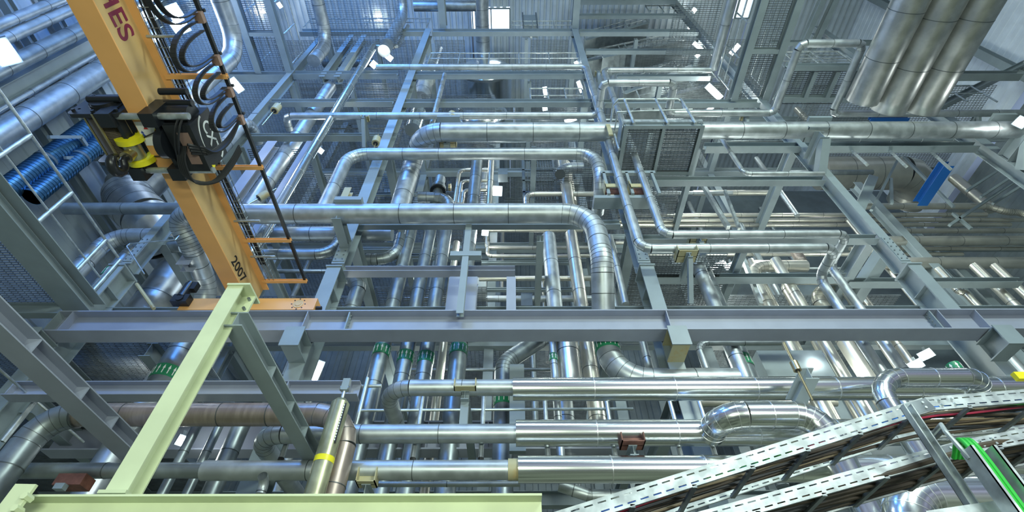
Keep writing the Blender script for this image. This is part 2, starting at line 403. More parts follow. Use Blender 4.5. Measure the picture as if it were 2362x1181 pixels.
# ================================================================ MAIN STEEL FRAME
def bolts(o,x,y,z0,z1,w,n=5,pl='splice_plate'):
    p=mk(pl,MB().box((x-w/2,y-.016,z0),(x+w/2,y,z1)),o.data.materials[0].name if False else 'grey_paint',o,sm=False)
    for sx_ in (-.3,.3):
        for k in range(n):
            z=z0+(z1-z0)*(k+.5)/n; mk('bolt',MB().tube([(x+sx_*w,y-.034,z),(x+sx_*w,y-.012,z)],.014,6),'dull_galvanised',p,sm=False)
cols=[('outermost left','beside the yellow crane girder',253,286,613,279,301,607.5,62),
      ('left middle','rising behind the orange end carriage',754.7,786.4,616,764,793.8,607.5,66),
      ('right middle','beside the two bent upright pipes',1476.6,1507.8,613,1472,1501,605.5,66),
      ('outermost right','crossing the stacked stainless pipes',2094.8,2124,610,2080,2104,606,-10)]
cols.append(('farthest right','at the frame edge by the pipe bracket',0,0,0,2243,2269,316,60))
CX_=[]
for nm,ex,a,b,v,c,d,v2,vt in cols:
    if not v:
        zbeam('%s slender upper column %s'%(nm,ex),c,d,v2,6.42,520,vt,.3,name='upper_column'); continue
    o=zbeam('%s heavy lower crane column under its cap plate, %s'%(nm,ex),a,b,v,6.36,1300,v,.42,name='crane_column')
    x,Y,bb,dd,z0,z1=o['_g']
    mk('cap_plate',MB().box((x-bb/2-.02,Y-.03,z1),(x+bb/2+.02,Y+dd+.02,z1+.03)),'grey_paint',o,sm=False)
    mk('stiffener_plate',MB().box((x-bb/2+.01,Y+.02,z1-.52),(x+bb/2-.01,Y+dd-.02,z1-.505)),'grey_paint',o,sm=False)
    q=zbeam('%s slender upper column with bolted splice, %s'%(nm,ex),c,d,v2,6.42,v2,vt,.3,name='upper_column')
    x,Y,bb,dd,z0,z1=q['_g']; CX_.append((x,z1))
    bolts(q,x,Y,z0+.05,z0+.75,bb*.9,6); 
    mk('splice_joint',MB().box((x-bb/2-.004,Y-.01,15.0),(x+bb/2+.004,Y,15.02)),'dark_paint',q,sm=False)
RW=xbeam('long lilac grey crane runway beam spanning the whole frame',98,2480,714,760,788,6.0,st=(150,702,1543,2180,2268),name='runway_beam',mt='lilac_paint')
x0,x1,Y,zb,bb,hh=RW['_g']
for u,n in ((800,5),(2160,5)):
    x=mv((0,Y,zb+hh/2),0,u=u).x; p=mk('splice_plate',MB().box((x-.01,Y+.01,zb+.03),(x+.01,Y+bb/2,zb+hh-.03)),'grey_paint',RW,sm=False)
    for k in range(n): mk('bolt',MB().tube([(x-.03,Y+.08,zb+.08+k*.07),(x+.03,Y+.08,zb+.08+k*.07)],.014,6),'dull_galvanised',p,sm=False)
mk('end_plate',MB().box((x0-.012,Y,zb),(x0,Y+bb,zb+hh)),'grey_paint',RW,sm=False)
for (x,z),nm in zip(CX_,('at the far left end of the runway','left of the damper strut','in the centre under the runway, cream toned','at the right end near the cable tray')):
    o=root('runway_corbel','grey corbel bracket %s'%nm,'bracket',group='corbels under the runway beam')
    mk('arm',MB().ext(.34,.26,.018,.012,(x,5.92,zb-.36),(x,6.36,zb-.36),X_,Z_),'cream_paint' if 'cream' in nm else 'grey_paint',o,sm=False)  # only the centre corbel arm is coloured cream
    mk('end_plate',MB().box((x-.15,5.9,zb-.37),(x+.15,5.92,zb-.01)),'grey_paint',o,sm=False)
    for s_ in (-.09,.09): mk('bolt',MB().tube([(x+s_,5.98,zb-.05),(x+s_,5.98,zb+.0)],.018,6),'dull_galvanised',o,sm=False)
xbeam('thin green grey beam showing just above the runway top',170,2480,706.5,716,722,6.75,b=.2)
B=xbeam
B('uppermost level beam above the stair head',1335,1562,-14,-2,11,6.1,group=None)
B('short level beam above the stair with a rail on it',1335,1582,31,36,44,6.3)
B('wide level beam at the top of the frame, left of the vessel',690,990,66,73,84,6.45)
B('wide level beam at the top of the frame, in front of the vessels',996,1326,66,73,84,6.45)
B('wide level beam at the top of the frame, over the stairs',1338,1612,67,74,84,6.45)
B('level beam crossing the middle stair flight',1352,1650,112,117,126,6.45)
B('level beam left of the crane girder near the wall pipes',-60,668,166,173,191,6.45)
B('level beam below the twin sloping struts',674,915,163,170,183,6.45)
B('level beam carrying the thin upper header pipe',935,1360,164,171,183,6.45)
B('short level beam behind the square pipe loop',1425,1640,171,176,187,6.45)
B('level beam left of the second column, under a spring hanger',620,905,228,235,247,6.45)
B('level beam in front of the lower drum',928,1376,228,236,248,6.45)
B('level beam over the small platform',1396,1755,229,238,249,6.45)
B('level beam left, below the elbowed thin pipe',570,880,307,313,327,6.45)
B('level beam right, behind the pair of pipe brackets',1630,2262,328,337,353,6.45)
B('short level beam from the platform foot to the right column',1500,1906,407,416,430,6.45)
B('dark level beam under the biggest central pipe',820,1432,508,518,530,6.45)
B('level beam behind the twin bent pipes',1484,2030,541,551,566,6.45)
B('lilac cross beam carrying three hanging posts',792,1188,613,624,640,6.4,'lilac_paint',st=(1070,))
B('level beam on the right under the silver ducts',2172,2362,163,170,187,5.2)
B('pale lilac beam with end plates below the runway',0,822,878,909,927,5.75,'lilac_paint',st=(22,150,660,805))
B('dark lilac beam behind the bottom pipes',90,1460,1020,1036,1066,7.6,'lilac_paint',h=.5,b=.3,st=(985,1125))
# hanging posts under the lilac cross beam
for i,(a,b,v) in enumerate(((1030,1058,690),(1073,1098,690),(1168,1190,690))):
    o=zbeam(('first','second','third')[i]+' short lilac post below the cross beam, counted from the left',a,b,v,6.45,760,638,.2,'lilac_paint',name='steel_post',cat='post',group='posts under the cross beam')
o=zbeam('pale flat hanger post in front of the central risers',1073,1087,530,5.9,722,517,.1,name='steel_post',cat='post')
x,Y,bb,dd,z0,z1=o['_g']; mk('cross_arm',MB().bar((x-.28,Y+.05,atY(1075,585,5.9).z),(x+.28,Y+.05,atY(1075,585,5.9).z),.12,.12),'grey_paint',o,sm=False)
# roof rafters coming forward over the camera from the column heads
for nm,uL,uR,v,H in (('rafter beam from the head of the right middle column',1322,1337,30,20.9),('rafter beam from the head of the left middle column',1010,1026,20,20.9)):
    ybeam(nm,uL,uR,v,H,1.0,6.4,.4,name='rafter_beam')
# ---- foreground frame: green column, its base beam, and the two level beams running back
xbeam('pale green base beam along the bottom edge of the picture',-60,1255,1139,1250,1270,2.92,'green_lit_paint',b=.19,name='base_beam')
o=zbeam('pale green column standing on the base beam',330.5,377.5,984,3.03,1142,660,.145,'green_lit_paint',name='green_column')
x,Y,bb,dd,z0,z1=o['_g']; mk('base_plate',MB().box((x-bb*.62,Y-.03,z0),(x+bb*.62,Y+dd+.03,z0+.02)),'green_lit_paint',o,sm=False)
hd=mk('head_plate',MB().box((x-bb*.5,Y-.02,z1),(x+bb*.95,Y+dd+.08,z1+.018)),'green_lit_paint',o,sm=False)
mk('gusset_plate',MB().box((x+bb*.5,Y+dd-.02,z1-.2),(x+bb*.95,Y+dd,z1)),'green_lit_paint',o,sm=False)
for k in range(2): mk('bolt',MB().tube([(x+bb*.72,Y+dd-.05,z1-.05-k*.11),(x+bb*.72,Y+dd+.02,z1-.05-k*.11)],.014,6),'dull_galvanised',hd,sm=False)
o=ybeam('grey level beam running back from the green column head',589,629,880,2.67,3.14,5.6,.15,st=(3.9,4.5,5.0))
o=ybeam('lilac level beam crossing the lower left corner',115,176,915,2.67,1.9,5.6,.16,'lilac_paint',st=(3.5,4.25,4.8))
mk('end_gusset',MB(),'green_lit_paint') if False else None
o=root('corner_bracket','pale green gusset on the base beam at the left corner','bracket')
p=atY(38,1160,2.85); mk('plate',MB().bar(atY(5,1195,2.86),atY(62,1118,2.86),.12,.02,Y_),'green_lit_paint',o,sm=False)
for k in (0,1): c=atY(60-22*k,1146+28*k,2.85); mk('bolt',MB().tube([c-Y_*.02,c+Y_*.04],.02,6),'green_lit_paint',o,sm=False)
# ---- frame of the plant behind: interior columns, level beams and floors
XB=[-7.35,-3.35,2.52,7.55]
lev=[4.3,8.2,12.0,16.4,20.7]; ln=['lowest','second','third','fourth','top']
rowd=(('second row',10.2),('third row',14.6))
xn=['far left','left middle','right middle','far right','centre left','centre right']
for rn,y in rowd:
    for xi,x in enumerate(XB+[-.6,5.0]):
        metr('interior column of the %s, %s bay line, behind the pipework'%(rn,xn[xi]),'z',(x,y,-2),(x,y,24),.24,.26,name='interior_column',cat='column')
for li,H in enumerate(lev):
    for rn,y in rowd:
        if li==0 and y>12: continue
        metr('interior level beam of the %s, %s floor, behind the pipework'%(rn,ln[li]),'x',(-9.5,y,H+EYE-.3),(16.4,y,H+EYE-.3),.2,.28,name='interior_beam')
    for xi,x in enumerate(XB):
        metr('floor beam running back at the %s floor on the %s column line'%(ln[li],xn[xi]),'y',(x,6.72,H+EYE-.28),(x,14.6,H+EYE-.28),.2,.28,name='floor_beam')
    if li: 
        for bx,bn in ((-5.4,'left'),(.6,'middle'),(5,'right')):
            metr('secondary floor beam at the %s floor in the %s bay'%(ln[li],bn),'y',(bx,6.72,H+EYE-.2),(bx,10.1,H+EYE-.2),.14,.2,name='floor_beam')
G=grating; gn=0
for li,x0,x1,y0,y1,w_ in (
  (1,-7.2,-3.5,8.6,10.1,'left bay'),(1,-3.2,-.6,8.3,10.1,'middle bay'),(1,2.7,5.0,7.6,10.1,'right bay'),(1,5.2,9.3,8.6,10.1,'far right bay'),
  (2,-7.2,-5.5,6.8,10.1,'left bay'),(2,-5.3,-3.5,7.6,10.1,'left inner bay'),(2,-3.1,-.7,8.2,10.1,'middle bay'),(2,.7,2.3,7.4,10.1,'centre right bay'),(2,2.7,4.9,6.9,10.1,'right bay'),
  (3,-7.2,-5.5,6.8,10.1,'left bay'),(3,-5.3,-3.5,6.8,10.1,'left inner bay'),(3,-3.1,-.6,7.2,10.1,'middle bay'),(3,.6,2.3,7.2,10.1,'centre right bay'),(3,2.7,4.9,8.4,10.1,'right bay'),(3,5.1,7.3,6.8,10.1,'outer right bay'),(3,-9.6,-7.5,6.8,10.1,'far left bay'),
  (4,-7.2,-5.5,6.8,10.1,'left bay'),(4,-5.3,-3.5,6.8,10.1,'left inner bay'),(4,-3.1,-1.9,6.8,10.1,'middle bay'),(4,.8,2.3,6.8,10.1,'centre right bay'),(4,5.1,7.3,6.8,10.1,'outer right bay'),(4,7.8,10,6.8,10.1,'far right bay'),(4,-9.6,-7.5,6.8,10.1,'far left bay'),
  (3,-3.1,2.3,10.4,14.4,'rear middle bay'),(2,-7.2,-3.5,10.4,14.4,'rear left bay'),(2,2.7,7.3,10.4,14.4,'rear right bay'),(3,10.2,16.5,6.9,10.1,'outermost right bay'),(1,-3.1,2.3,10.4,14.4,'rear middle bay'),(1,5.2,9.3,10.4,14.4,'rear far right bay')):
    G('steel grating floor seen from below at the %s level, %s'%(ln[li],w_),x0,x1,y0,y1,lev[li],s=.06,along='x')
# ================================================================ PIPES IN FRONT OF THE FRAME
PF=5.75
pipe('fat central pipe turning down at its left end above the long thin pipe',(1440,304,PF),(('x',974),('p',951,378,6.8),('z',500)),45,seam=1.0,es=6)
pipe('fat pipe on the right running from the platform to the frame edge',(1612,301,PF),(('x',2480),),40,seam=.95)
pipe('mid size pipe dropping at the left and ending in an elbow at the right',(1090,355,6.15),(('x',1372),('z',420),('y',7.0)),29,seam=1.05)
bpy.data.objects[-1] if False else None
pipe('mid size riser curving over to the right behind the crane rail',(1095,355,6.15),(('x',806),('z',497)),29,seam=.8)
pipe('widest central pipe bending down through the runway at its right end',(800,493,PF),(('x',1367),('z',600),('d',0,.78,-.85),('z',879),('x',1700)),47,seam=.97,bandv=((3,800),))
pipe('widest pipe at the left, turning back beside the crane girder',(810,493,PF),(('x',402),('p',441,565,6.3),('p',487,680,7.6),('Z',3.0)),47,seam=.97)
pipe('dark level pipe left of the big elbow at the wall',(425,481,6.0),(('x',190),('x',150)),28,'dull_galvanised')
pipe('second dark pipe behind and under the widest left pipe',(905,539,6.9),(('x',440),),34,'galvanised',seam=.9)
pipe('level pipe with an upturned right end behind the crane arms',(560,587,6.7),(('x',768),('z',536),('yv',520)),26,'dull_galvanised')
pipe('thin long pipe with two flat expansion loops',(669,300,6.5),(('yv',268),('x',1380),('yv',191),('x',1556),('yv',261),('x',1786),('yv',100),('x',1993),('yv',262),('x',2480)),16.5,bend=.8,es=2,seam=1.1)
pipe('header pipe that turns down as the left of two bent uprights',(868,155,5.9),(('x',1352),('z',573),('x',1928),('yv',640),('z',1010)),14,seam=1.0,bend=1.1,es=3,bandv=((3,870),))
pipe('header pipe that turns down as the right of two bent uprights',(1640,161,5.95),(('x',1392),('z',541),('x',1955),('yv',612),('z',1010)),13,seam=1.0,bend=1.1,es=3,bandv=((3,850),))
pipe('overhead pipe coming forward from the upper right header',(1645,160,5.95),(('yv',-60),),20,hv='v')
# bottom three
pipe('upper of the three bottom pipes, dull left part with elbow',(1186,894,5.6),(('x',890),('yv',1000)),39,seam=.8)
o=pipe('upper of the three bottom pipes, wide bright jacket on the right',(1183,898,5.6),(('x',2480),),55,'aluminium',seam=1.05)
pipe('bright branch pipe rising beside the tray and running right',(2230,1215,5.2),(('z',871),('x',2285),('yv',905)),40,'aluminium',hv='v',seam=.8,es=5,r=.118)
pipe('middle of the three bottom pipes, dull part with elbow behind',(1192,1000,5.6),(('x',590),('y',7.3)),46,seam=.95)
pipe('middle of the three bottom pipes, wide bright jacket on the right',(1190,999,5.6),(('x',2480),),63,'aluminium',seam=.9)
pipe('bright bypass pipe looping out in front of the middle bottom pipe',(1640,1000,5.55),(('yv',957),('x',1885),('z',1300)),63,'aluminium',seam=.8,bend=.9,es=5)
pipe('lowest of the three bottom pipes, dull left part',(1196,1084,5.5),(('x',470),),48,seam=1.0)
pipe('slim left run of the lowest bottom pipe',(472,1085,5.5),(('x',20),),38,'dull_galvanised',seam=1.2)
pipe('lowest of the three bottom pipes, wide bright jacket',(1195,1083,5.5),(('x',2480),),66,'aluminium',seam=1.0)
pipe('cream end collar on the lowest bottom pipe',(1172,1083,5.5),(('x',1195),),52,'cream_paint',seams=False,name='pipe_collar',cat='collar')
pipe('brown tinted pipe behind the green column, bent down beside the damper',(180,957,5.2),(('x',812),('z',1230)),55,'warm_tint_steel',seam=.55,es=4)
pipe('thick dark pipe rising at the lower left and bending right',(-30,1140,5.2),(('z',957),('x',182)),74,'dull_galvanised',hv='v',seam=.7,es=5,r=.15)
pipe('thin pipe under the lowest bottom pipe',(862,1117,5.9),(('x',1200),),14,'galvanised')
pipe('stub pipe elbow under the lowest pipe left of the damper',(601,1140,5.2),(('z',1108),('yv',1098)),22,hv='v')
pipe('bent duct under the lowest bright pipe',(1290,1120,6.0),(('d',.35,0,-.12),('d',.55,0,0),('d',.2,0,-.4)),30,es=4,bend=1)
# small drain stubs poking out of the bottom pipes
for i,(u,v) in enumerate(((955,1040),(1110,1040),(655,1040),(1263,1040),(1417,1038),(1567,1038),(1645,1035))):
    p=atY(u,v,5.75); o=root('drain_stub','small dark drain stub below the middle bottom pipe, %s from the left'%('third','fourth','second','fifth','sixth','seventh','eighth')[i],'drain',group='drain stubs on the bottom pipes')
    mk('tube',MB().tube([p+Z_*.12,p-Z_*.09],.032,10),'galvanised',o); mk('cap',MB().tube([p-Z_*.09,p-Z_*.12],.036,10),'black_rubber',o)
# ================================================================ RISERS BETWEEN THE COLUMNS
def riser(label,u,v,Y,v0,v1,d,mt='dull_galvanised',bv=None,**k):
    return pipe(label,(u,v,Y),(('z',v1),),d,mt,hv='v',**k) if v0 is None else _riser(label,u,v,Y,v0,v1,d,mt,bv,**k)
def _riser(label,u,v,Y,v0,v1,d,mt,bv,**k):
    p=atY(u,v,Y); a=mv(p,2,v=v0); b=mv(p,2,v=v1); r=d/2*depth(p)/F
    bands=[(mv(p,2,v=bv),(0,0,1))] if bv else []
    return pipe_pts(label,[a,b],r,mt,bands=bands,**k)
riser('first riser right of the left middle column, green arrow band low down',871,849,7.6,1150,500,38,bv=812)
riser('second riser between the middle columns with a green arrow band',931,849,7.6,1150,470,36,bv=826)
riser('third riser between the middle columns with a green arrow band',979,849,7.6,1150,470,37,bv=829)
riser('shiny slim riser behind the third banded riser',1016,849,8.2,1150,560,20,'stainless')
riser('tall riser under the flat hanger post, large green band',1054,849,7.7,1150,372,41,bv=810)
riser('bright riser behind the widest pipe elbow',1273,630,7.9,1100,545,34,'galvanised')
riser('bright stainless riser right behind the big down pipe',1330,630,8.1,1100,540,30,'stainless')
riser('broad shiny riser hidden behind the bottom bright pipe',1312,830,7.4,900,740,53,'stainless')
riser('slim riser with a green band left of the broad shiny riser',1276,820,7.3,1110,740,17,'galvanised',bv=825)
riser('bright thin upright right of the tall riser, above the widest pipe',1131,420,7.7,475,370,14,'stainless')
riser('stainless riser behind the mid size pipe elbow',1306,430,8.0,480,372,27,'stainless')
riser('thin upright left of the damper strut, lower left',425,1040,6.3,1150,950,22,'dull_galvanised')
riser('second upright left of the damper strut, lower left',478,1040,6.6,1150,950,20,'dull_galvanised')
riser('third thicker upright left of the damper strut, lower left',535,1030,6.8,1150,950,40,'dull_galvanised')
riser('banded dark riser behind the left end of the runway',408,830,7.0,900,742,60,'dull_galvanised',bv=868)
riser('upright pipe right of the centre corbel, below the runway',1703,820,7.6,1100,600,46,'dull_galvanised',bv=838)
riser('silver upright in the bay right of the centre column',1623,645,7.4,1100,560,31,'galvanised')
riser('thin upright below the centre of the runway',1492,825,6.9,900,760,18,'galvanised')
riser('thin upright left of the big down pipe, low',1410,830,7.6,900,700,14,'stainless')
riser('slim upright beside the big down pipe, under the bent uprights',1405,640,7.2,730,560,18,'galvanised')
riser('angled slim upright left of the centre crane column',1425,625,7.0,702,545,16,'galvanised')
riser('left bright riser in the right bay, behind the bent uprights',1906,800,7.9,1010,600,28,'stainless')
riser('right bright riser in the right bay near the tee',2060,825,8.2,1010,640,24,'stainless')
riser('bright riser at the right with lamp light on it',2100,835,8.6,1010,640,18,'stainless')
riser('bright riser left of the grey plate in the right bay',1838,800,8.4,1010,600,17,'stainless')
pipe('stainless U bend pipe below the twin bent pipes',(1860,614,8.2),(('x',1725),('z',1010)),27,'stainless',es=5,seam=.8)
pipe('second stainless bend below the twin bent pipes',(1955,645,8.0),(('x',1803),('z',1010)),24,'stainless',es=5,seam=.8)
pipe('short fat stainless bend beside the right twin pipe drop',(1940,668,8.4),(('x',1872),('z',1010)),30,'stainless',es=5)
pipe('copper toned return bend left of the stainless U bend',(1725,612,8.6),(('x',1852),('d',.12,.1,.25),('Z',10.6)),24,'warm_tint_steel',es=5)
pipe('short pipe with small downward bend right of the centre corbel',(1800,790,7.2),(('x',1608),('z',900)),16,'galvanised',es=4)
pipe('green banded lower riser bending up to the right behind the runway',(1158,1150,7.3),(('z',838),('p',1300,748,7.8)),52,'dull_galvanised',hv='v',es=5,bandv=((0,925),))
pipe('dark elbow pipe between left middle column and risers',(925,545,7.5),(('z',598),('x',845)),25,'dull_galvanised',hv='v',es=5)
pipe('dark elbow hanging below the lilac cross beam',(790,640,7.6),(('x',835),('z',760)),34,'dull_galvanised',es=4)
# pipe runs at the back, right half
for i,(v,d,u0,u1,Y,nm) in enumerate((
 (476,15,1985,2272,9.0,'topmost of the stainless stack right of the column, ends in an S bend'),
 (497,10,1425,2275,9.2,'second of the stainless stack, thin'),
 (509,10,1425,2362,9.3,'third of the stainless stack, thin'),
 (520,10,1425,2330,9.4,'fourth of the stainless stack, thin and dull'),
 (533,12,1990,2420,9.2,'fifth of the stainless stack, just over the thick one'),
 (556,23,2010,2420,9.0,'thick stainless run in the middle of the right stack'),
 (574,10,1960,2420,9.3,'thin stainless run under the thick one in the right stack'),
 (588,9,1450,2220,9.4,'lower thin stainless run behind the right column splice'),
 (607,27,2030,2420,8.9,'lowest and widest stainless run right of the column'),
 (445,13,1598,1800,9.2,'stainless run below the platform, right of the dark grating'),
 )):
    pts=[('x',u1)]
    if i==0: pts=[('x',2278),('d',.35,0,-.3),('d',.35,0,-.02),('d',.5,0,-.55)]
    pipe(nm,(u0,v,Y),pts,d,'stainless',seam=1.3,es=4)
for i,(v,d,u0,u1,Y,up) in enumerate(((531,9,1112,1344,8.6,None),(571,9,1122,1420,8.6,532),(590,9,1124,1420,8.6,560),(642,13,1105,1365,8.3,None),(560,8,1420,1475,8.6,None))):
    t=[('x',u0)]+([('z',up)] if up else [])
    pipe('%s thin stainless run behind the elbow of the widest pipe'%('topmost','second','third','lowest','short right')[i],(u1,v,Y),t,d,'stainless',seam=1.0,bend=1.2,es=3)
pipe('level pipe from behind the vessels bending down at the left, above the widest pipe',(1430,447,8.0),(('x',1214),('z',475)),12,'stainless',es=4)
pipe('bent grey pipe behind the down elbow, above the level pipe',(1345,387,7.6),(('x',1290),('z',402)),24,'galvanised',es=4)
pipe('upright pipe under the bent grey pipe',(1303,380,8.3),(('z',470),),26,'stainless',hv='v')
pipe('slim bright pipe angling down at the far right',(2199,410,9.2),(('z',484),),22,'stainless',hv='v',bend=1)
pipe('bright offset pipe at the right under the stack',(2162,620,8.2),(('z',674),('x',2225),('z',760)),14,'stainless',hv='v',es=4)
riser('upright stainless pipe under the stack, left of the pair',2300,665,8.2,800,612,20,'stainless')
riser('upright stainless pipe under the stack, near the frame edge',2350,665,8.4,800,612,18,'stainless')
pipe('huge horizontal drum pipe behind the right column',(1890,400,9.6),(('x',2130),('y',10.9)),78,'stainless',es=4,bend=.7,seam=1.0)
pipe('silver pipe just below the fat right pipe',(1630,262,7.5),(('x',1636),),10,'galvanised')
pipe('long bright pipe glimpsed under the fat right pipe',(1910,322,7.6),(('x',2480),),13,'aluminium')
# ================================================================ LEFT BACK AND WALL PIPES
def vwall(label,u,v,X,u0,v0,v1,d,mt='galvanised',**k):
    p=atX(u,v,X); a=mv(p,2,v=v0); b=mv(p,2,v=v1); r=d/2*depth(p)/F
    return pipe_pts(label,[a,b],r,mt,**k)
vwall('topmost upright pipe on the left wall',69,28,-10.2,0,120,-60,22)
vwall('second upright pipe on the left wall, with bright edge',90,54,-10.2,0,180,-60,26)
vwall('third upright pipe on the left wall, right of a lamp',100,112,-10.1,0,260,-60,34,'dull_galvanised')
vwall('thin upright pipe on the left wall under the level beam',51,224,-10.4,0,330,90,13)
vwall('second thin upright pipe on the left wall under the level beam',70,235,-10.4,0,330,90,14)
vwall('thick bright upright pipe on the left wall under the level beam',103,248,-10.2,0,420,90,52,seam=1.2)
p=atX(110,135,-10.5); metr('bolted grey wall column behind the upright wall pipes','z',(p.x,p.y,0),(p.x,p.y,26),.3,.34,name='wall_column',cat='column')
# blue spiral ducts
for i,(u,v,d,nm) in enumerate(((100,375,74,'blue ribbed spiral duct rising along the left wall'),(152,392,60,'darker blue spiral duct beside the first on the left wall'))):
    p=atX(u,v,-10.3+i*.25); a=mv(p,2,v=470-i*15); b=mv(p,2,v=292); r=d/2*depth(p)/F*.62
    q=MB(); q.tube([a,b],r,28); L=(b-a).length; n=int(L/.085)
    for k in range(n): c=a+(b-a)*(k/n); q.tube([c,c+(b-a)*.012],r+.012,28)
    o=tag(mk('spiral_duct',q,'blue_duct'),nm,'duct'); mk('strap',MB().tube([a+(b-a)*.5-Z_*.03,a+(b-a)*.5+Z_*.03],r+.02,28),'blue_steel' if 0 else 'dark_paint',o)
o=root('duct_support','blue grey support frame around the wall ducts','bracket')
c=[atX(u,v,-10.0) for u,v in ((112,316),(186,316),(218,364),(150,364))]
for a,b in ((0,1),(1,2),(2,3)): mk('member',MB().bar(c[a],c[b],.07,.07),'grey_paint',o,sm=False)
B('grey level support rail below the wall ducts',150,250,358,362,372,6.3,b=.12,h=.12)
pipe('large bright duct with a mitred joint left of the girder',(300,440,7.4),(('z',330),),104,'duct_steel',hv='v',seam=1.4)
pipe('large duct elbow piece below the mitred joint',(296,448,7.4),(('d',.3,0,-.4),('d',1.1,.1,-.9),('d',1.0,6.0,-.6)),100,'duct_steel',hv='v',es=3,bend=.6)
riser('lower bright duct rising behind the big left elbow pipe',384,665,8.4,880,500,88,'duct_steel')
pipe('grey pipe curving up left of the outermost column',(165,640,6.95),(('z',545),('x',372)),40,'galvanised',hv='v',es=6,bend=1.3,seam=.9)
pipe('smaller banded pipe curving under the first at the left column',(195,700,6.9),(('z',570),('x',420)),30,'dull_galvanised',hv='v',es=6,bend=1.2,bandv=((0,632),))
pipe('overhead pipe right of the crane girder dropping to the hoist',(487,-60,3.2),(('yv',118),('z',330)),47,'galvanised',es=5,hv='v',seam=.9,r=.25)
pipe('upright pipe with a top bend behind the festoon cables',(480,380,6.2),(('z',272),('yv',330)),30,'galvanised',hv='v',es=5,seam=1.0)
pipe('slanting pipe from under the fourth level down to the widest pipe',(762,200,6.9),(('z',560),),27,'galvanised',hv='v',seam=1.1)
pipe('long thin bright upright crossing four level beams',(862,108,6.15),(('z',640),),15,'aluminium',hv='v',seam=.7)
pipe('dark tall pipe at the top, left of centre',(722,-40,4.2),(('yv',100),('Z',16.8)),30,'galvanised',hv='v',seam=1.2)
pipe('curved dark pipe behind the twin sloping struts',(745,145,8.0),(('x',860),),20,'dull_galvanised')
pipe('S shaped silver pipe at the top left of the vessel',(922,-30,5.2),(('yv',34),('z',118)),25,'galvanised',hv='v',seam=.8)
pipe('tube from the S shaped pipe to the long bright upright',(862,108,6.6),(('x',918),('z',60)),10,'galvanised',bend=1,es=2)
pipe('mirror bright big pipe in the centre top, left of the vessel',(1005,118,7.6),(('z',180),),36,'aluminium',hv='v')
pipe('ring seamed bright pipe above the fat central elbow',(970,230,8.0),(('z',160),),40,'galvanised',hv='v',seam=.6)
pipe('flexible ribbed pipe piece beside the fat central elbow',(952,300,7.4),(('z',258),),36,'aluminium',hv='v',seam=.25)
riser('thin upright strut of tube below the header pipe, centre top',1012,225,6.3,300,172,11,'galvanised')
pipe('tall silver pipe rising from the upper vessel',(1115,128,8.9),(('yv',-60),),31,'galvanised',hv='v',seam=.7)
pipe('dark level duct along the top edge left of the tall silver pipe',(955,14,5.8),(('x',1098),),26,'dull_galvanised')
# vessels
for u,v,rp,Y,nm in ((1120,163,60,9.2,'upper dished end vessel with a pipe on top, centre top'),(1107,262,60,9.2,'lower ringed vessel end behind the level beams')):
    p=atY(u,v,Y); r=rp*depth(p)/F
    o=root('pressure_vessel',nm,'vessel'); mk('shell',MB().tube([p,p+Y_*4],r,48),'aluminium',o)
    mk('dished_end',MB().tube([p-Y_*.45,p-Y_*.42,p-Y_*.35,p-Y_*.2,p],r,48,rs=[.05,r*.45,r*.7,r*.9,r]),'aluminium',o,ang=60)
    mk('ring_flange',MB().tube([p-Y_*.03,p+Y_*.06],r+.06,48),'dull_galvanised',o)
# three big ducts at upper right
for i,(u,d,x,yv_) in enumerate(((2050,78,0,232),(2125,86,0,252),(2205,88,0,252))):
    p=atZ(u,105,11.8+EYE); r=d/2*depth(p)/F*.93
    a=mv(p,1,v=yv_); 
    pipe_pts('%s of three big overhead silver ducts at the upper right'%('left','middle','right')[i],[V((p.x,-1.0,p.z)),a],r,'duct_steel',seam=1.0,name='overhead_duct',cat='duct',group='three overhead silver ducts')
# damper strut
o=root('damper_strut','yellow zinc damper strut hung from the pale lilac beam end','damper')
p=atY(770,985,4.9); a=mv(p,2,v=932); b=mv(p,2,v=1200); r=21.5*depth(p)/F
mk('cylinder',MB().tube([b,a],r,24),'olive_zinc',o); mk('cone_cap',MB().tube([a,a+Z_*.05,a+Z_*.07],r,24,rs=[r,r*.6,r*.25]),'olive_zinc',o)
mk('eye_rod',MB().tube([a+Z_*.06,a+Z_*.2],.018,10),'galv_rough',o); mk('clevis_pin',MB().tube([a+Z_*.2-X_*.05,a+Z_*.2+X_*.05],.03,12),'dull_galvanised',o)
mk('clevis',MB().box((a.x-.04,a.y-.03,a.z+.17),(a.x+.04,a.y+.03,a.z+.32)),'grey_paint',o,sm=False)
q=MB(); h_=(a-b).length*.38
q.box((a.x+r*.80,a.y-r*.74,a.z-h_-.03),(a.x+r*.88,a.y-r*.55,a.z-.03)); sc=mk('travel_scale',q,'black_paint',o,sm=False)
q=MB()
for k in range(14): q.box((a.x+r*.70,a.y-r*.80,a.z-.05-h_*k/15),(a.x+r*.80,a.y-r*.72,a.z-.05-h_*(k+.6)/15))
mk('scale_marks',q,'label_white',o,sm=False)
mk('yellow_label',MB().tube([a-Z_*.62,a-Z_*.68],r+.002,24),'yellow_paint',o)

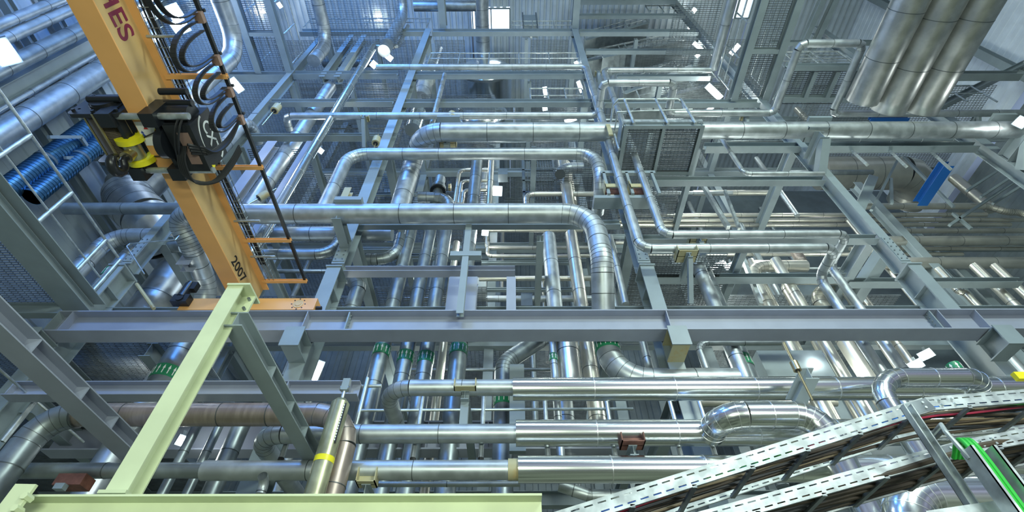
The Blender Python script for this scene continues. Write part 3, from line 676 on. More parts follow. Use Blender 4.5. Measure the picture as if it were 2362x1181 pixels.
rr=random.Random(3)
bays=(('left',-6.9,-3.7),('middle',-3.0,2.2),('right',2.9,7.2),('far right',7.9,12.5))
for bn,xa,xb in bays:
    for li in (0,1,2,3):
        z=(lev[li]+1.6+rr.uniform(.4,2.6)); y=rr.uniform(8.6,9.8); r=rr.choice((.04,.06,.09))
        pipe_pts('deep level pipe behind the frame in the %s bay above the %s floor'%(bn,ln[li]),[(xa+rr.uniform(0,.6),y,z),(xb-rr.uniform(0,.6),y,z)],r,rr.choice(('stainless','galvanised','dull_galvanised')),seam=1.2)
        for k in range(2):
            x=rr.uniform(xa+.3,xb-.3); y=rr.uniform(9.9,11.5); r=rr.choice((.05,.08,.13)); z0=lev[li]+EYE+.1
            pipe_pts('deep upright pipe behind the frame in the %s bay, %s floor, %s one'%(bn,ln[li],('nearer','farther')[k]),[(x,y-1.2*(1-k)+.8*k,z0),(x,y-1.2*(1-k)+.8*k,z0+3.4)],r,rr.choice(('stainless','galvanised','dull_galvanised')),seam=1.2)
# ================================================================ CRANE
gz=5.75+EYE; gx0,gx1,gt=-4.735,-4.455,6.26+EYE; gxm=(gx0+gx1)/2
cr_=root('bridge_crane','yellow single girder bridge crane crossing the upper left','crane')
g=MB().box((gx0,-1.5,gz),(gx1,6.36,gz+.018)); mk('bottom_flange',g,'crane_paint',cr_,sm=False)
wb=mk('web',MB().box((gx0+.02,-1.5,gz+.018),(gx1-.012,6.36,gt-.02)),'crane_web',cr_,sm=False)
mk('top_flange',MB().box((gx0-.03,-1.5,gt-.02),(gx1+.09,6.36,gt)),'crane_paint',cr_,sm=False)
text('HES',(gx1-.009,atX(289,98,gx1).y,gz+.25),.36,(0,1,0),(0,0,1),'maroon_text',wb,'maker_lettering',al='RIGHT')
p=atX(553,620,gx1); text('2007',(gx1-.009,p.y,p.z-.02),.25,(0,1,0),(0,0,1),'black_text',wb,'number_lettering')
ec=MB().box((atY(418,702,6).x,5.99,5.43+EYE),(atY(728,702,6).x,6.3,5.43+EYE+.25)); e_=mk('end_carriage',ec,'crane_paint',cr_,sm=False)
xr=atY(728,702,6).x; xl=atY(418,702,6).x
mk('buffer',MB().tube([(xr-.02,6.06,5.52+EYE),(xr+.09,6.06,5.52+EYE)],.035,12),'black_rubber',e_)
q=MB().tube([(xr-.28,5.98,5.55+EYE),(xr-.28,5.995,5.55+EYE)],.085,20); q.tube([(xr-.28,5.972,5.55+EYE),(xr-.28,5.98,5.55+EYE)],.05,20); mk('wheel_bearing_cap',q,'crane_web',e_)
q=MB()
for k in range(8):
    a=k*math.pi/4; c=V((xr-.28+.11*math.cos(a),5.985,5.55+EYE+.11*math.sin(a))); q.tube([c,c+Y_*.012],.012,6)
mk('bolt_ring',q,'black_paint',e_)
# gear motor on the carriage end
gm=mk('drive_motor',MB().tube([(xl+.02,5.9,5.62+EYE),(xl+.02,5.9,5.9+EYE)],.075,18),'black_paint',cr_)
q=MB().box((xl-.1,5.86,5.5+EYE),(xl+.16,5.99,5.66+EYE)); q.tube([(xl+.03,5.84,5.57+EYE),(xl+.03,5.87,5.57+EYE)],.06,16); mk('gear_case',q,'black_paint',cr_,sm=False)
mk('motor_cap',MB().tube([(xl+.02,5.9,5.9+EYE),(xl+.02,5.9,5.95+EYE)],.06,18),'hook_black',gm)
mk('terminal_box',MB().box((xl+.07,5.86,5.78+EYE),(xl+.16,5.96,5.94+EYE)),'black_paint',gm,sm=False)
# festoon arms and rail
fy=[]
for i,v in enumerate((175,385,553,647)):
    a=atZ(390+0,v,gt); d=ray((388,487,565,605)[i],v); y=(gt-EYE)/d.z*d.y
    mk('festoon_arm',MB().ext(.05,.06,.008,.008,(gx1+.05,y,gt-.04),(-3.62,y,gt-.04),Y_,Z_),'crane_paint',cr_,sm=False); fy.append(y)
for v in (82,508,590):
    d=ray(520,v); y=(gt-EYE)/d.z*d.y; mk('short_cable_arm',MB().tube([(gx1+.05,y,gt-.02),(gx1+.46,y,gt-.02)],.018,8),'galv_rough',cr_)
mk('festoon_rail',MB().box((-3.69,-1.4,gt+.0),(-3.645,6.22,gt+.045)),'black_paint',cr_,sm=False)
q=MB()
for x in (.1,.17,.24):
    for z in (0,.07): q.tube([(gx1+x,-1.4,gt+.0+z),(gx1+x,6.2,gt+.0+z)],.006,5)
for k in range(64):
    y=-1.2+k*.115; q.tube([(gx1+.1,y,gt),(gx1+.24,y,gt)],.005,4); q.tube([(gx1+.24,y,gt),(gx1+.24,y,gt+.07)],.005,4)
mk('cable_basket',q,'dull_galvanised',cr_)
q=MB()
for k,x in enumerate((.12,.16,.2,.15)): q.tube([(gx1+x,-1.4+j*.6,gt+.03+.02*(k%2)+.012*math.sin(j*1.7+k)) for j in range(13)],.012,6)
mk('girder_cables',q,'black_rubber',cr_)
# festoon trolleys and their looping flat cables
tp=[]
for i,(u,v) in enumerate(((454,44),(493,144),(521,220),(548,283))):
    d=ray(u,v); t=(-3.667)/d.x; y=d.y*t; tp.append(y)
    o=root('festoon_trolley','brown festoon trolley %s along the cable rail'%('nearest the frame top','second','third','lowest')[i],'cable trolley',group='festoon trolleys')
    mk('body',MB().box((-3.715,y-.06,gt-.07),(-3.62,y+.06,gt-.005)),'copper_tint',o); mk('wheel',MB().tube([(-3.7,y-.05,gt+.06),(-3.63,y-.05,gt+.06)],.022,10),'black_paint',o)
tp=[tp[0]-.85]+tp
for i in range(len(tp)-1):
    for k in range(2):
        y0,y1=tp[i]+.03+.1*k,tp[i+1]-.03-.06*k; dep=(.66,.66,.58,.52)[i]-.07*k; ym,hy_=(y0+y1)/2,(y1-y0)/2; pts=[]
        for j in range(21):
            t=math.pi*j/20; pts.append(V((-3.70+.04*k,ym-hy_*math.cos(t)*(1+.18*math.sin(t)),gt-.1-dep*math.sin(t)**.8)))
        q=MB()
        for a,b in zip(pts,pts[1:]): q.bar(a,b,.062,.016,(b-a).cross(X_))
        tag(mk('festoon_cable',q,'black_rubber'),'black flat cable loop hanging between trolleys, %s loop, %s strand'%(('topmost','second','third','lowest')[i],('outer','inner')[k]),'cable','festoon cable loops')
q=MB(); ty=tp[-1]
for k in range(4): q.tube(curve([(-3.66,ty,gt-.08),(-3.72-.02*k,ty+.14,gt-.36),(-3.80-.03*k,ty+.17,gt-.6),(-3.94,ty+.1+.03*k,gz-.1),(-4.05,ty+.0+.04*k,gz-.2)]),.02,6)
tag(mk('cable_bundle',q,'black_rubber'),'bundle of black cables from the lowest festoon trolley to the hoist','cable')
# hoist trolley
hz=gz; 
def yrow(u,v,z): d=ray(u,v); return (z-EYE)/d.z*d.y
ha=yrow(330,245,gz+.05); hb=yrow(380,370,gz+.05)
ho=root('rope_hoist','black wire rope hoist trolley straddling the yellow girder','hoist')
dx0,dx1=gx0-.56,gx0-.08; dz=gz+.12; dxm=(dx0+dx1)/2
def plate(y,nm,th=.05):
    pf=[]; 
    for sx_,sz in ((-1,-1),(1,-1),(1,1),(-1,1)):
        for k in range(5):
            a={(-1,-1):math.pi,(1,-1):1.5*math.pi,(1,1):0,(-1,1):.5*math.pi}[(sx_,sz)]+k*math.pi/8
            pf.append(V((dxm+sx_*.24+.08*math.cos(a),y,dz+sz*.2+.08*math.sin(a))))
    return mk(nm,MB().prism(pf,(0,th,0)),'hook_black',ho)
pl_=plate(ha,'drum_end_plate'); plate(hb-.1,'drum_end_plate',.05)
q=MB().tube([(dxm,ha-.03,dz),(dxm,ha,dz)],.17,26); q.tube([(dxm,ha-.05,dz),(dxm,ha-.03,dz)],.15,26); mk('bearing_cover',q,'hook_black',pl_)
for a,b in ((-.26,.2),(.26,.2),(-.26,-.2),(.26,-.2),(0,-.24)): mk('bolt',MB().tube([(dxm+a,ha-.03,dz+b),(dxm+a,ha,dz+b)],.022,6),'black_paint',pl_)
q=MB(); L=hb-.1-ha-.05; n=30
pts=[];rs=[]
for k in range(n): 
    y=ha+.05+L*k/n; pts+=[V((dxm,y,dz)),V((dxm,y+L/n*.5,dz))]; rs+=[.245,.26]
mk('rope_drum',MB().tube(pts,.2,28,rs=rs),'drum_rope',ho,sm=False)
for a in (-.235,.0,.235):
    mk('tie_rod',MB().tube([(dxm+a,ha,dz-(.27 if a==0 else .14)),(dxm+a,hb-.05,dz-(.27 if a==0 else .14))],.018,8),'brass',ho)
# cross tubes and side frames
yA,yB=ha+.06,hb+.06
for y in (yA,yB):
    mk('cross_tube',MB().tube([(gx0-.2,y,gz-.1),(gx1+.52,y,gz-.1)],.042,16),'galv_rough',ho)
    for x in (gx0-.2,gx1+.04): mk('side_frame_block',MB().box((x-.06,y-.08,gz-.2),(x+.12,y+.1,gz+.2)),'black_paint',ho,sm=False)
mk('side_frame',MB().box((gx0-.12,yA,gz-.14),(gx0-.07,yB,gz+.24)),'black_paint',ho,sm=False)
mk('side_frame',MB().box((gx1+.06,yA,gz-.14),(gx1+.11,yB,gz+.24)),'black_paint',ho,sm=False)
for y in (yA-.2,yA-.05): mk('travel_motor',MB().tube([(gx1+.12,y,gz+.16),(gx1+.46,y,gz+.16)],.042,14),'black_paint',ho)
mk('travel_motor',MB().tube([(gx0-.5,yA-.12,gz+.12),(gx0-.1,yA-.12,gz+.12)],.042,14),'black_paint',ho)
cb=mk('control_box',MB().box((gx1+.16,yA+.1,gz-.14),(gx1+.5,yB+.0,gz+.36)),'hook_black',ho,sm=False)
mk('inspection_panel',MB().box((gx1+.3,yA+.2,gz-.148),(gx1+.44,yB-.12,gz-.14)),'copper_tint',cb,sm=False)
cx_=gx1+.503; cy=(yA+yB)/2+.04
text('CXT',(cx_,cy,gz+.16),.23,(0,1,0),(0,0,1),'silver_text',cb,'box_lettering')
for k in (1,-1):
    q=MB(); pts=[V((cx_,cy+.32*math.cos(t),gz+.16+k*.2*math.sin(t))) for t in [math.pi*(.06+.5*j/12) if k>0 else math.pi*(-.56-.5*j/12+.0)+math.pi*0 for j in range(13)]]
    if k<0: pts=[V((cx_,cy-.32*math.cos(t),gz+.16-.2*math.sin(t))) for t in [math.pi*(.06+.5*j/12) for j in range(13)]]
    for j,(a,b) in enumerate(zip(pts,pts[1:])): q.bar(a,b,.03*(1-j/14),.004,(1,0,0))
    mk('swoosh_mark',q,'silver_text',cb,sm=False)
q=MB().prism([(cx_-.003,cy+.28,gz-.07),(cx_-.003,cy+.36,gz-.07),(cx_-.003,cy+.32,gz+.0)],(.004,0,0)); mk('warning_label',q,'yellow_paint',cb,sm=False)
mk('motor_housing',MB().tube([(gx1+.14,yA+.1,gz+.1),(gx1+.44,yA+.1,gz+.1)],.15,24),'black_paint',ho)
mk('gear_housing',MB().tube([(gx1+.03,cy-.05,gz-.08),(gx1+.13,cy-.05,gz-.08)],.2,28),'black_paint',ho)
q=MB()
for k in range(2): q.tube(curve([(gx1+.4+.05*k,yA-.02,gz-.03),(gx1+.36+.05*k,yA+.1,gz-.2),(gx1+.28+.04*k,cy-.1,gz-.24),(gx1+.2+.03*k,cy+.1,gz-.2)]),.014,6)
for k in range(5):
    o_=k*.022; q.tube(curve([(gx1+.26+o_,cy-.05,gz-.16),(gx1+.22+o_,cy+.14,gz-.26),(gx1+.26+o_,yB-.02+o_,gz-.3),(gx1+.5+o_,yB+.1,gz-.22),(gx1+.72,yB-.08+o_,gz-.02),(gx1+.8,yB-.2+o_,gz+.2)]),.013,6)
mk('control_cables',q,'black_rubber',ho)
wp=mk('rating_plate',MB().box((gx0+.01,yA+.12,gz-.006),(gx1-.01,yA+.45,gz-.001)),'label_white',ho,sm=False)
for i,(a,b,c) in enumerate(((.12,.1,'red_mark'),(.05,.2,'blue_mark'),(.2,.27,'green_mark'),(.23,.17,'yellow_paint'))):
    x,y=gx0+a,yA+.12+b
    q=MB().prism([(x-.03,y,gz-.009),(x+.03,y,gz-.009),(x,y-.05,gz-.009)],(0,0,.003)); q.prism([(x-.02,y-.045,gz-.009),(x+.02,y-.045,gz-.009),(x,y-.08,gz-.009)],(0,0,.003)); mk('arrow_mark',q,c,wp,sm=False)
# hook block with ropes
hk=root('hook_block','yellow hook block with black hook hanging below the hoist','hook')
hc=atX(312,345,gx0-.12); hx,hy,hzz=hc
for s_,nm in ((-1,'sheave_cover'),(1,'sheave_cover')):
    c=V((hx,hy+s_*.15,hzz+.02)); q=MB().tube([c-Y_*.045,c-Y_*.035,c+Y_*.035,c+Y_*.045],.16,28,rs=[.13,.165,.165,.13]); sc=mk(nm,q,'yellow_paint',hk)
    mk('cover_hub',MB().tube([c-Y_*.055,c+Y_*.055],.075,22),'black_paint',sc); mk('rope_slot',MB().box((c.x-.1,c.y-.03,c.z+.12),(c.x+.1,c.y+.03,c.z+.172)),'black_paint',sc,sm=False)
mk('hook_housing',MB().tube([(hx,hy-.1,hzz-.02),(hx,hy+.1,hzz-.02)],.1,22),'olive_zinc',hk)
mk('swivel_nut',MB().tube([(hx,hy,hzz-.2),(hx,hy,hzz-.08)],.075,18),'brass',hk)
pts=[V((hx,hy,hzz-.16)),V((hx,hy,hzz-.24))]; rs=[.04,.045]
for k in range(12):
    t=math.radians(80-k*27); pts.append(V((hx,hy-.01+.105*math.cos(t),hzz-.37+.105*math.sin(t)))); rs.append(.045+.018*math.sin(math.pi*k/11) if k<10 else .03-.008*(k-10))
mk('hook',MB().tube(pts,.05,14,rs=rs),'hook_black',hk)
for s_ in (-1,1):
    mk('wire_rope',MB().tube([(hx,hy+s_*.12,hzz+.1),(dxm+.3,ha+.5+s_*.2,dz-.1)],.009,6),'black_paint',hk)
    mk('wire_rope',MB().tube([(hx+.12,hy+s_*.13,hzz+.05),(gx1+.12,hy+s_*.2-.1,gz-.05)],.009,6),'black_paint',hk)
# ================================================================ WALKWAYS, RAILS, PLATFORM
wx=-7.46; wH=5.9
hr=rail('handrail of the left walkway, running back to the runway end',(wx,1.2,wH+EYE),(wx,6.25,wH+EYE),1.1,1)
for u,v in ((71,312),(165,445),(244,554),(274,603)):
    a=atX(u,v,wx); y=a.y; mk('post',MB().tube([(wx,y,wH+EYE-.05),(wx,y,wH+EYE+1.1)],.034,12),'galv_rough',hr); mk('post_foot',MB().box((wx-.04,y-.03,wH+EYE-.1),(wx+.04,y+.03,wH+EYE-.03)),'dull_galvanised',hr,sm=False)
ybeam('broad grey edge beam under the left walkway',40,108,600,5.55,1.0,6.3,.3)
metr('slim edge beam beside the left walkway, nearer the middle','y',(-7.25,1.5,5.6+EYE),(-7.25,6.3,5.6+EYE),.14,.2)
grating('brick pattern grating of the left walkway seen from below',-9.6,-7.7,3.6,6.3,5.85,s=.05)
grating('brick pattern grating of the left walkway nearer the camera',-9.6,-7.7,1.2,3.5,5.85,s=.05)
for i,y in enumerate((3.55,6.32)): metr('cross beam under the left walkway, %s'%('beyond the second post','at its far end')[i],'x',(-9.7,y,5.6+EYE),(-7.6,y,5.6+EYE),.14,.24)
lr=rail('lower handrail at the lower left corner behind the lilac beams',(-6.6,3.0,4.35-1.1+EYE),(-6.6,7.2,4.35-1.1+EYE),1.1,1)
for u,v in ((37,730),(147,842),(84,925)): 
    a=atX(u,v,-6.6); mk('post',MB().tube([(-6.6,a.y,3.2+EYE),(-6.6,a.y,4.35+EYE)],.024,10),'galv_rough',lr)
grating('dark grating below the runway beam at the left',-11.0,-6.0,6.8,10.5,4.3,s=.05)
# high walkway bridges running toward the camera at the fourth level
def bridge(side,xa,xb,H,y0,rx,mid):
    z=H+EYE
    for x,n in ((xa,'left'),(xb,'right')): metr('%s edge beam of the %s overhead walkway'%(n,side),'y',(x,y0,z),(x,6.45,z),.2,.26)
    metr('tie between the edge beams of the %s overhead walkway'%side,'x',(xa+.1,mid,z+.02),(xb-.1,mid,z+.02),.12,.2)
    grating('grating deck of the %s overhead walkway'%side,xa+.1,xb-.1,y0,6.4,H+.2,s=.06)
    rail('handrail of the %s overhead walkway'%side,(rx,y0,z+.26),(rx,6.2,z+.26),1.1,6)
    rail('far handrail of the %s overhead walkway'%side,(xb if rx<(xa+xb)/2 else xa,y0,z+.26),(xb if rx<(xa+xb)/2 else xa,6.2,z+.26),1.1,4)
pa=atZ(1693,234,14.2+EYE).x; pb=atZ(1765,234,14.2+EYE).x
bridge('upper right',pa,pb,14.2,1.5,pa-.12,5.0)
grating('grating panel left of the upper right walkway',pa-1.6,pa-.15,2.0,6.3,16.6,s=.06)
qa=atZ(598,175,16.4+EYE).x; qb=atZ(665,165,16.4+EYE).x
bridge('upper left',qa,qb,16.4,1.5,qb+.1,5.2)
grating('wide grating deck left of the upper left walkway, behind the cable loops',-8.9,qa-.15,2.0,6.3,16.4,s=.06)
grating('grating deck further left beside the crane girder top',-11,-9.1,2.5,6.3,16.4,s=.06)
grating('grating deck right of the upper left walkway',qb+.3,-3.9,3.6,6.3,18.6,s=.06)
# twin sloping struts near the second column (they run toward the camera)
for i,(a,b) in enumerate(((776,788),(807,820))):
    zbeam('%s of two grey uprights between the upper beams, left of centre'%('left','right')[i],a,b,120,6.5,176,80,.26,name='steel_post',cat='post')
for i,(a,b,v) in enumerate(((560,590,400),(655,690,400))):
    ybeam('%s level bracing beam below the elbowed thin pipe'%('left','right')[i],a-6,b-6,v,11.9,4.9,6.4,.26) if 0 else None
for i,(a,b) in enumerate((((628,325),(520,470)),((719,325),(625,480)))):
    p0=atY(*a,6.5); p1=mv(p0,2,v=b[1]); metr('%s lilac upright beside the thin bright upright'%('left','right')[i],'z',(p1.x,6.5,p1.z-2),(p0.x,6.5,p0.z),.26,.2,'lilac_paint',cat='column',name='steel_post')
# small service platform at centre right
pf=root('service_platform','small grating platform with guard rail hung at centre right','platform')
H=10.1; z=H+EYE; A=atZ(1441,291,z); Bq=atZ(1626,291,z); x0,x1,y0,y1=A.x,Bq.x,A.y,6.42
for x in (x0+.04,(x0+x1)/2,x1-.04): mk('frame_beam',MB().ext(.14,.09 if x!=(x0+x1)/2 else .07,.01,.008,(x,y0,z),(x,y1,z),X_,Z_),'grey_paint',pf,sm=False)
for y in (y0+.03,y1-.03): mk('frame_beam',MB().ext(.14,.08,.01,.008,(x0,y,z+.001),(x1,y,z+.001),Y_,Z_),'grey_paint',pf,sm=False)
grating('',x0+.06,x1-.06,y0+.05,y1-.05,H+.1,s=.055,c=.085,parent=pf,name='grating_deck')
mk('kick_plate',MB().box((x0-.03,y0,z+.1),(x0-.02,y1,z+.42)),'grey_paint',pf,sm=False); mk('kick_plate',MB().box((x0,y0-.03,z+.14),(x1,y0-.02,z+.26)),'galv_rough',pf,sm=False)
zt=z+1.25
mk('top_rail',MB().tube([(x0-.05,y1-.1,z+.2),(x0-.05,y1-.1,zt-.1),(x0-.05,y1-.2,zt),(x0-.05,y0+.1,zt),(x0+.05,y0-.06,zt),(x1-.3,y0-.06,zt),(x1-.2,y0,zt-.06),(x1-.2,y0+.05,zt-.3)],.026,10),'galv_rough',pf)
mk('mid_rail',MB().tube([(x0-.05,y1-.1,z+.7),(x0-.05,y0,z+.7),(x1-.1,y0-.06,z+.7)],.018,8),'galv_rough',pf)
for x in (x0+.2,x0+.95,x1-.22): mk('post',MB().tube([(x,y0-.06,z-.0),(x,y0-.06,zt)],.03,12),'galv_rough',pf)
mk('post',MB().tube([(x0-.05,y0+.55,z-.05),(x0-.05,y0+.55,zt)],.03,12),'galv_rough',pf)
mk('back_sheet',MB().bar((x0+.3,y0+.25,z+.72),(x0+1.1,y0+.25,z+.72),.5,.02,(0,.2,1)),'galvanised',pf,sm=False)
grating('dark square grating below the platform',2.65,4.6,7.0,8.8,7.9,s=.06,c=.07)
# saddle frame round the two bent uprights, just under the platform
sf=root('pipe_support','grey frame with two cream saddles round the bent uprights','bracket')
a=atY(1385,400,6.05); b=atY(1510,400,6.05); mk('cross_bar',MB().box((a.x,6.0,a.z-.06),(b.x,6.08,a.z+.04)),'grey_paint',sf,sm=False)
a2=atY(1370,450,6.05); b2=atY(1500,450,6.05); mk('cross_bar',MB().box((a2.x,6.05,a2.z-.1),(b2.x,6.35,a2.z)),'grey_paint',sf,sm=False)
for u,v in ((1416,425),(1473,425)):
    c=atY(u,v,5.98); mk('saddle',MB().box((c.x-.2,c.y-.03,c.z-.14),(c.x+.2,c.y-.01,c.z-.02)).box((c.x-.2,c.y-.03,c.z-.14),(c.x-.19,c.y+.2,c.z+.12)).box((c.x+.19,c.y-.03,c.z-.14),(c.x+.2,c.y+.2,c.z+.12)),'cream_paint',sf,sm=False); mk('saddle_back',MB().box((c.x-.19,c.y+.18,c.z-.1),(c.x+.19,c.y+.2,c.z+.12)),'rust',sf,sm=False)
for u in (1392,1444,1502): c=atY(u,400,6.04); mk('side_bar',MB().box((c.x-.03,6.0,a2.z),(c.x+.03,6.06,c.z)),'grey_paint',sf,sm=False)
# stairs behind the frame at top right of centre
for i,(ua,va,ub,vb) in enumerate(((1350,92,1495,52),(1355,140,1580,92),(1390,132,1560,95),(1440,215,1625,140),(1480,235,1660,190))):
    Y=7.3+.45*(i%2); a=atY(ua,va,Y); b=atY(ub,vb,Y); d=b-a
    o=root('stair_flight','steel stair flight %s behind the frame, upper right of centre'%('topmost','second','third','fourth','lowest')[i],'stairs')
    for dy in (0,.8): mk('stringer',MB().bar(a+Y_*dy,b+Y_*dy,.02,.2),'grey_paint',o,sm=False)
    n=max(5,int(d.length/.3))
    q=MB()
    for k in range(n): c=a+d*((k+.5)/n); q.box((c.x-.12,c.y,c.z-.015),(c.x+.12,c.y+.8,c.z+.015))
    mk('treads',q,'dull_galvanised',o,sm=False)
    mk('top_rail',MB().tube([a+Z_*1,b+Z_*1],.022,8),'galv_rough',o); mk('mid_rail',MB().tube([a+Z_*.5,b+Z_*.5],.016,8),'galv_rough',o)
    for k in range(4): c=a+d*(k/3); mk('post',MB().tube([c,c+Z_*1],.022,8),'galv_rough',o)
grating('mesh screen wall behind the stair flights',2.7,7.4,9.0,10.0,18.6,s=.06)
# X-direction guard rails on the floor edges
for u0,u1,v,Y,n,nm in ((700,985,62,6.6,5,'at the top floor edge left of the vessel'),(1180,1330,68,6.6,4,'at the top floor edge beside the pump'),(985,1340,148,6.7,6,'on the upper floor edge above the header pipe'),(1225,1350,238,6.7,4,'by the centre lamps'),(1500,1600,30,6.5,4,'at the stair head'),(1810,1990,155,6.3,3,'under the large flat pipe loop'),(2165,2300,235,6.0,3,'right of the overhead ducts')):
    a=atY(u0,v,Y); b=mv(a,0,u=u1); rail('guard rail '+nm,a,b,1.1,n)
o=root('diagonal_brace','grey diagonal brace at the far right below the ducts','brace')
mk('brace',MB().ext(.2,.2,.014,.01,atY(2161,256,6.2),atY(2400,134,6.2),Y_,Z_),'grey_paint',o,sm=False)
for i,(u,v) in enumerate(((2250,215),(2320,215))):
    p=atX(u,v,11.6); metr('wall column on the right wall, %s'%('nearer the ducts','at the frame edge')[i],'z',(p.x,p.y,4),(p.x,p.y,22),.35,.3,name='wall_column',cat='column') if 0 else None
# ================================================================ BRACKETS
br=bracket
br('arm bracket under the fat right pipe, left of the drum pipe',1862,366,303,400,wpx=26,saddle=(.5,.16,'grey_paint'))
br('arm bracket under the fat right pipe at the frame edge',2312,357,296,392,wpx=30,saddle=(.5,.16,'grey_paint'))
br('arm and post bracket on the left middle column',801,556,488,600,wpx=25,strut=False)
o=bpy.data.objects[-1] if 0 else None
pp=atY(779,487,5.62); tp_=mv(pp,2,v=432); q=root('hanger_post','olive post standing on the left middle arm before the widest pipe','post'); mk('post',MB().ext(.14,.14,.01,.008,pp,tp_,X_,Y_),'cream_paint',q,sm=False); mk('saddle_plate',MB().box((pp.x-.1,5.5,mv(pp,2,v=472).z),(pp.x+.42,5.9,mv(pp,2,v=466).z+.02)),'grey_paint',q,sm=False)
br('arm bracket under the thin long pipe near the left middle column',850,318,266,340,wpx=10,saddle=(.2,.1))
br('arm bracket under the fat central pipe',1034,352,322,370,wpx=16,saddle=(.42,.22))
br('arm bracket on the right middle column by the header elbow',1378,186,163,205,wpx=9,saddle=(.2,.12))
br('arm bracket under the right bent pipe run',1610,562,548,590,wpx=14,saddle=(.34,.13))
br('stubby bracket under the left bent pipe run',1571,640,582,700,wpx=14,saddle=(.36,.15))
br('arm bracket under the thin long pipe, right of the loop',1714,286,264,300,wpx=9,saddle=(.2,.1))
br('arm bracket under the long thin pipe by the ducts',2236,285,258,300,wpx=9)
for i,(u,v,Y,w,h,m,nm) in enumerate(((1073,903,5.55,.27,.13,'cream_paint','cream saddle bracket below the upper bottom pipe'),(1459,1028,5.5,.26,.12,'rust','rust red saddle bracket below the middle bright pipe'),(845,1118,5.45,.2,.16,'cream_paint','cream saddle bracket below the lowest pipe, right of the damper'))):
    p=atY(u,v,Y); o=root('saddle_bracket',nm,'bracket'); sd=shoe(o,p,w*1.05,h,m)
    mk('post',MB().ext(.12,.1,.01,.008,(p.x,p.y-.02,p.z-.12),(p.x,7.5,p.z-.12),X_,Z_),'grey_paint',o,sm=False)
    if i==0: mk('upright',MB().ext(.1,.1,.01,.008,(p.x,p.y+.05,p.z-.6),(p.x,p.y+.05,p.z),X_,Y_),'grey_paint',o,sm=False)
o=root('anchor_box','rust brown anchor box under the slim pipe at the lower left','bracket'); c=atY(170,1112,5.4)
mk('box',MB().box((c.x-.15,c.y-.08,c.z-.06),(c.x+.15,c.y+.1,c.z+.06)),'rust',o,sm=False); mk('foot',MB().box((c.x-.08,c.y-.12,c.z-.12),(c.x+.02,c.y-.05,c.z-.06)),'grey_paint',o,sm=False)
for u,v,nm in ((1890,279,'flat anchor plate on top of the fat right pipe'),(1035,277,'flat anchor plate on top of the fat central pipe'),(2315,272,'flat anchor plate on the fat right pipe at the frame edge')):
    c=atY(u,v,5.62); tag(mk('anchor_plate',MB().box((c.x-.28,c.y-.1,c.z-.02),(c.x+.28,c.y+.25,c.z+.06)),'grey_paint',sm=False),nm,'plate')
# spring hangers: a can on a thin rod
for i,(u,v,u2,v2,Y,nm) in enumerate(((637,250,608,285,6.3,'below the level beam at the left'),(868,325,862,345,6.2,'by the left middle column'),(607,452,575,470,6.3,'in front of the widest pipe at the left'),(1043,268,1045,285,6.1,'above the fat central pipe'),(1835,845,1865,905,4.9,'above the upper bright pipe at the right'))):
    a=atY(u,v,Y); r=9*depth(a)/F; o=root('spring_hanger','pale spring hanger can with rod, '+nm,'hanger',group='spring hangers')
    b=atY(u2,v2,Y); d=(b-a).normalized()
    mk('can',MB().tube([a-d*r*1.3,a+d*r*1.3],r,18),'cream_paint' if i!=4 else 'brass',o); mk('rod',MB().tube([a-d*.35,b+d*.1],.014,8),'brass',o)
    mk('collar',MB().tube([a+d*r*1.3,a+d*r*1.5],r*.6,14),'black_paint',o)
o=root('hanger_beam','small grey I beam piece resting on the upper bright pipe by a chain','beam'); c=atY(1868,905,5.1)
mk('beam_piece',MB().ext(.16,.16,.012,.01,c+V((-.12,.2,-.12)),c+V((.05,-.1,.12)),X_,Z_),'grey_paint',o,sm=False)
o=root('grey_cabinet','plain grey sheet box in the right bay behind the bright pipe','cabinet'); a=atY(1772,868,7.8); b=atY(1894,808,7.8); mk('body',MB().box((a.x,7.8,a.z),(b.x,8.3,b.z)),'grey_paint',o,sm=False); mk('door_seam',MB().box(((a.x+b.x)/2-.005,7.79,a.z+.03),((a.x+b.x)/2+.005,7.8,b.z-.03)),'dark_paint',o,sm=False)
# pump like box at the top by the skylight
o=root('valve_box','grey box with legs at the top by the bright roof window','cabinet'); a=atY(1205,58,6.6); b=atY(1238,34,6.6); mk('body',MB().box((a.x,6.6,a.z),(b.x,7.1,b.z)),'grey_paint',o)
for x in (a.x,b.x-.06): mk('leg',MB().box((x,6.58,a.z-.5),(x+.06,6.64,b.z+.3)),'dark_paint',o,sm=False)
mk('drain_tube',MB().tube([((a.x+b.x)/2,6.7,a.z-1.2),((a.x+b.x)/2,6.7,a.z)],.05,10),'galvanised',o)
# valve between risers
o=root('valve','black flanged valve on the short pipe between the central risers','valve'); c=atY(1011,436,7.4)
mk('body',MB().tube([c-Z_*.35,c-Z_*.12,c-Z_*.1,c+Z_*.1,c+Z_*.12,c+Z_*.5],.1,18,rs=[.13,.13,.19,.19,.14,.14]),'dull_galvanised',o); mk('flange',MB().tube([c-Z_*.12,c-Z_*.06],.21,22),'black_paint',o); mk('hand_wheel',MB().tube([c+V((.28,-.05,0)),c+V((.34,-.05,0))],.1,18),'brass',o)
pipe('short level pipe below the black valve',(965,455,7.4),(('x',1040),('z',500)),24,'galvanised',es=4)
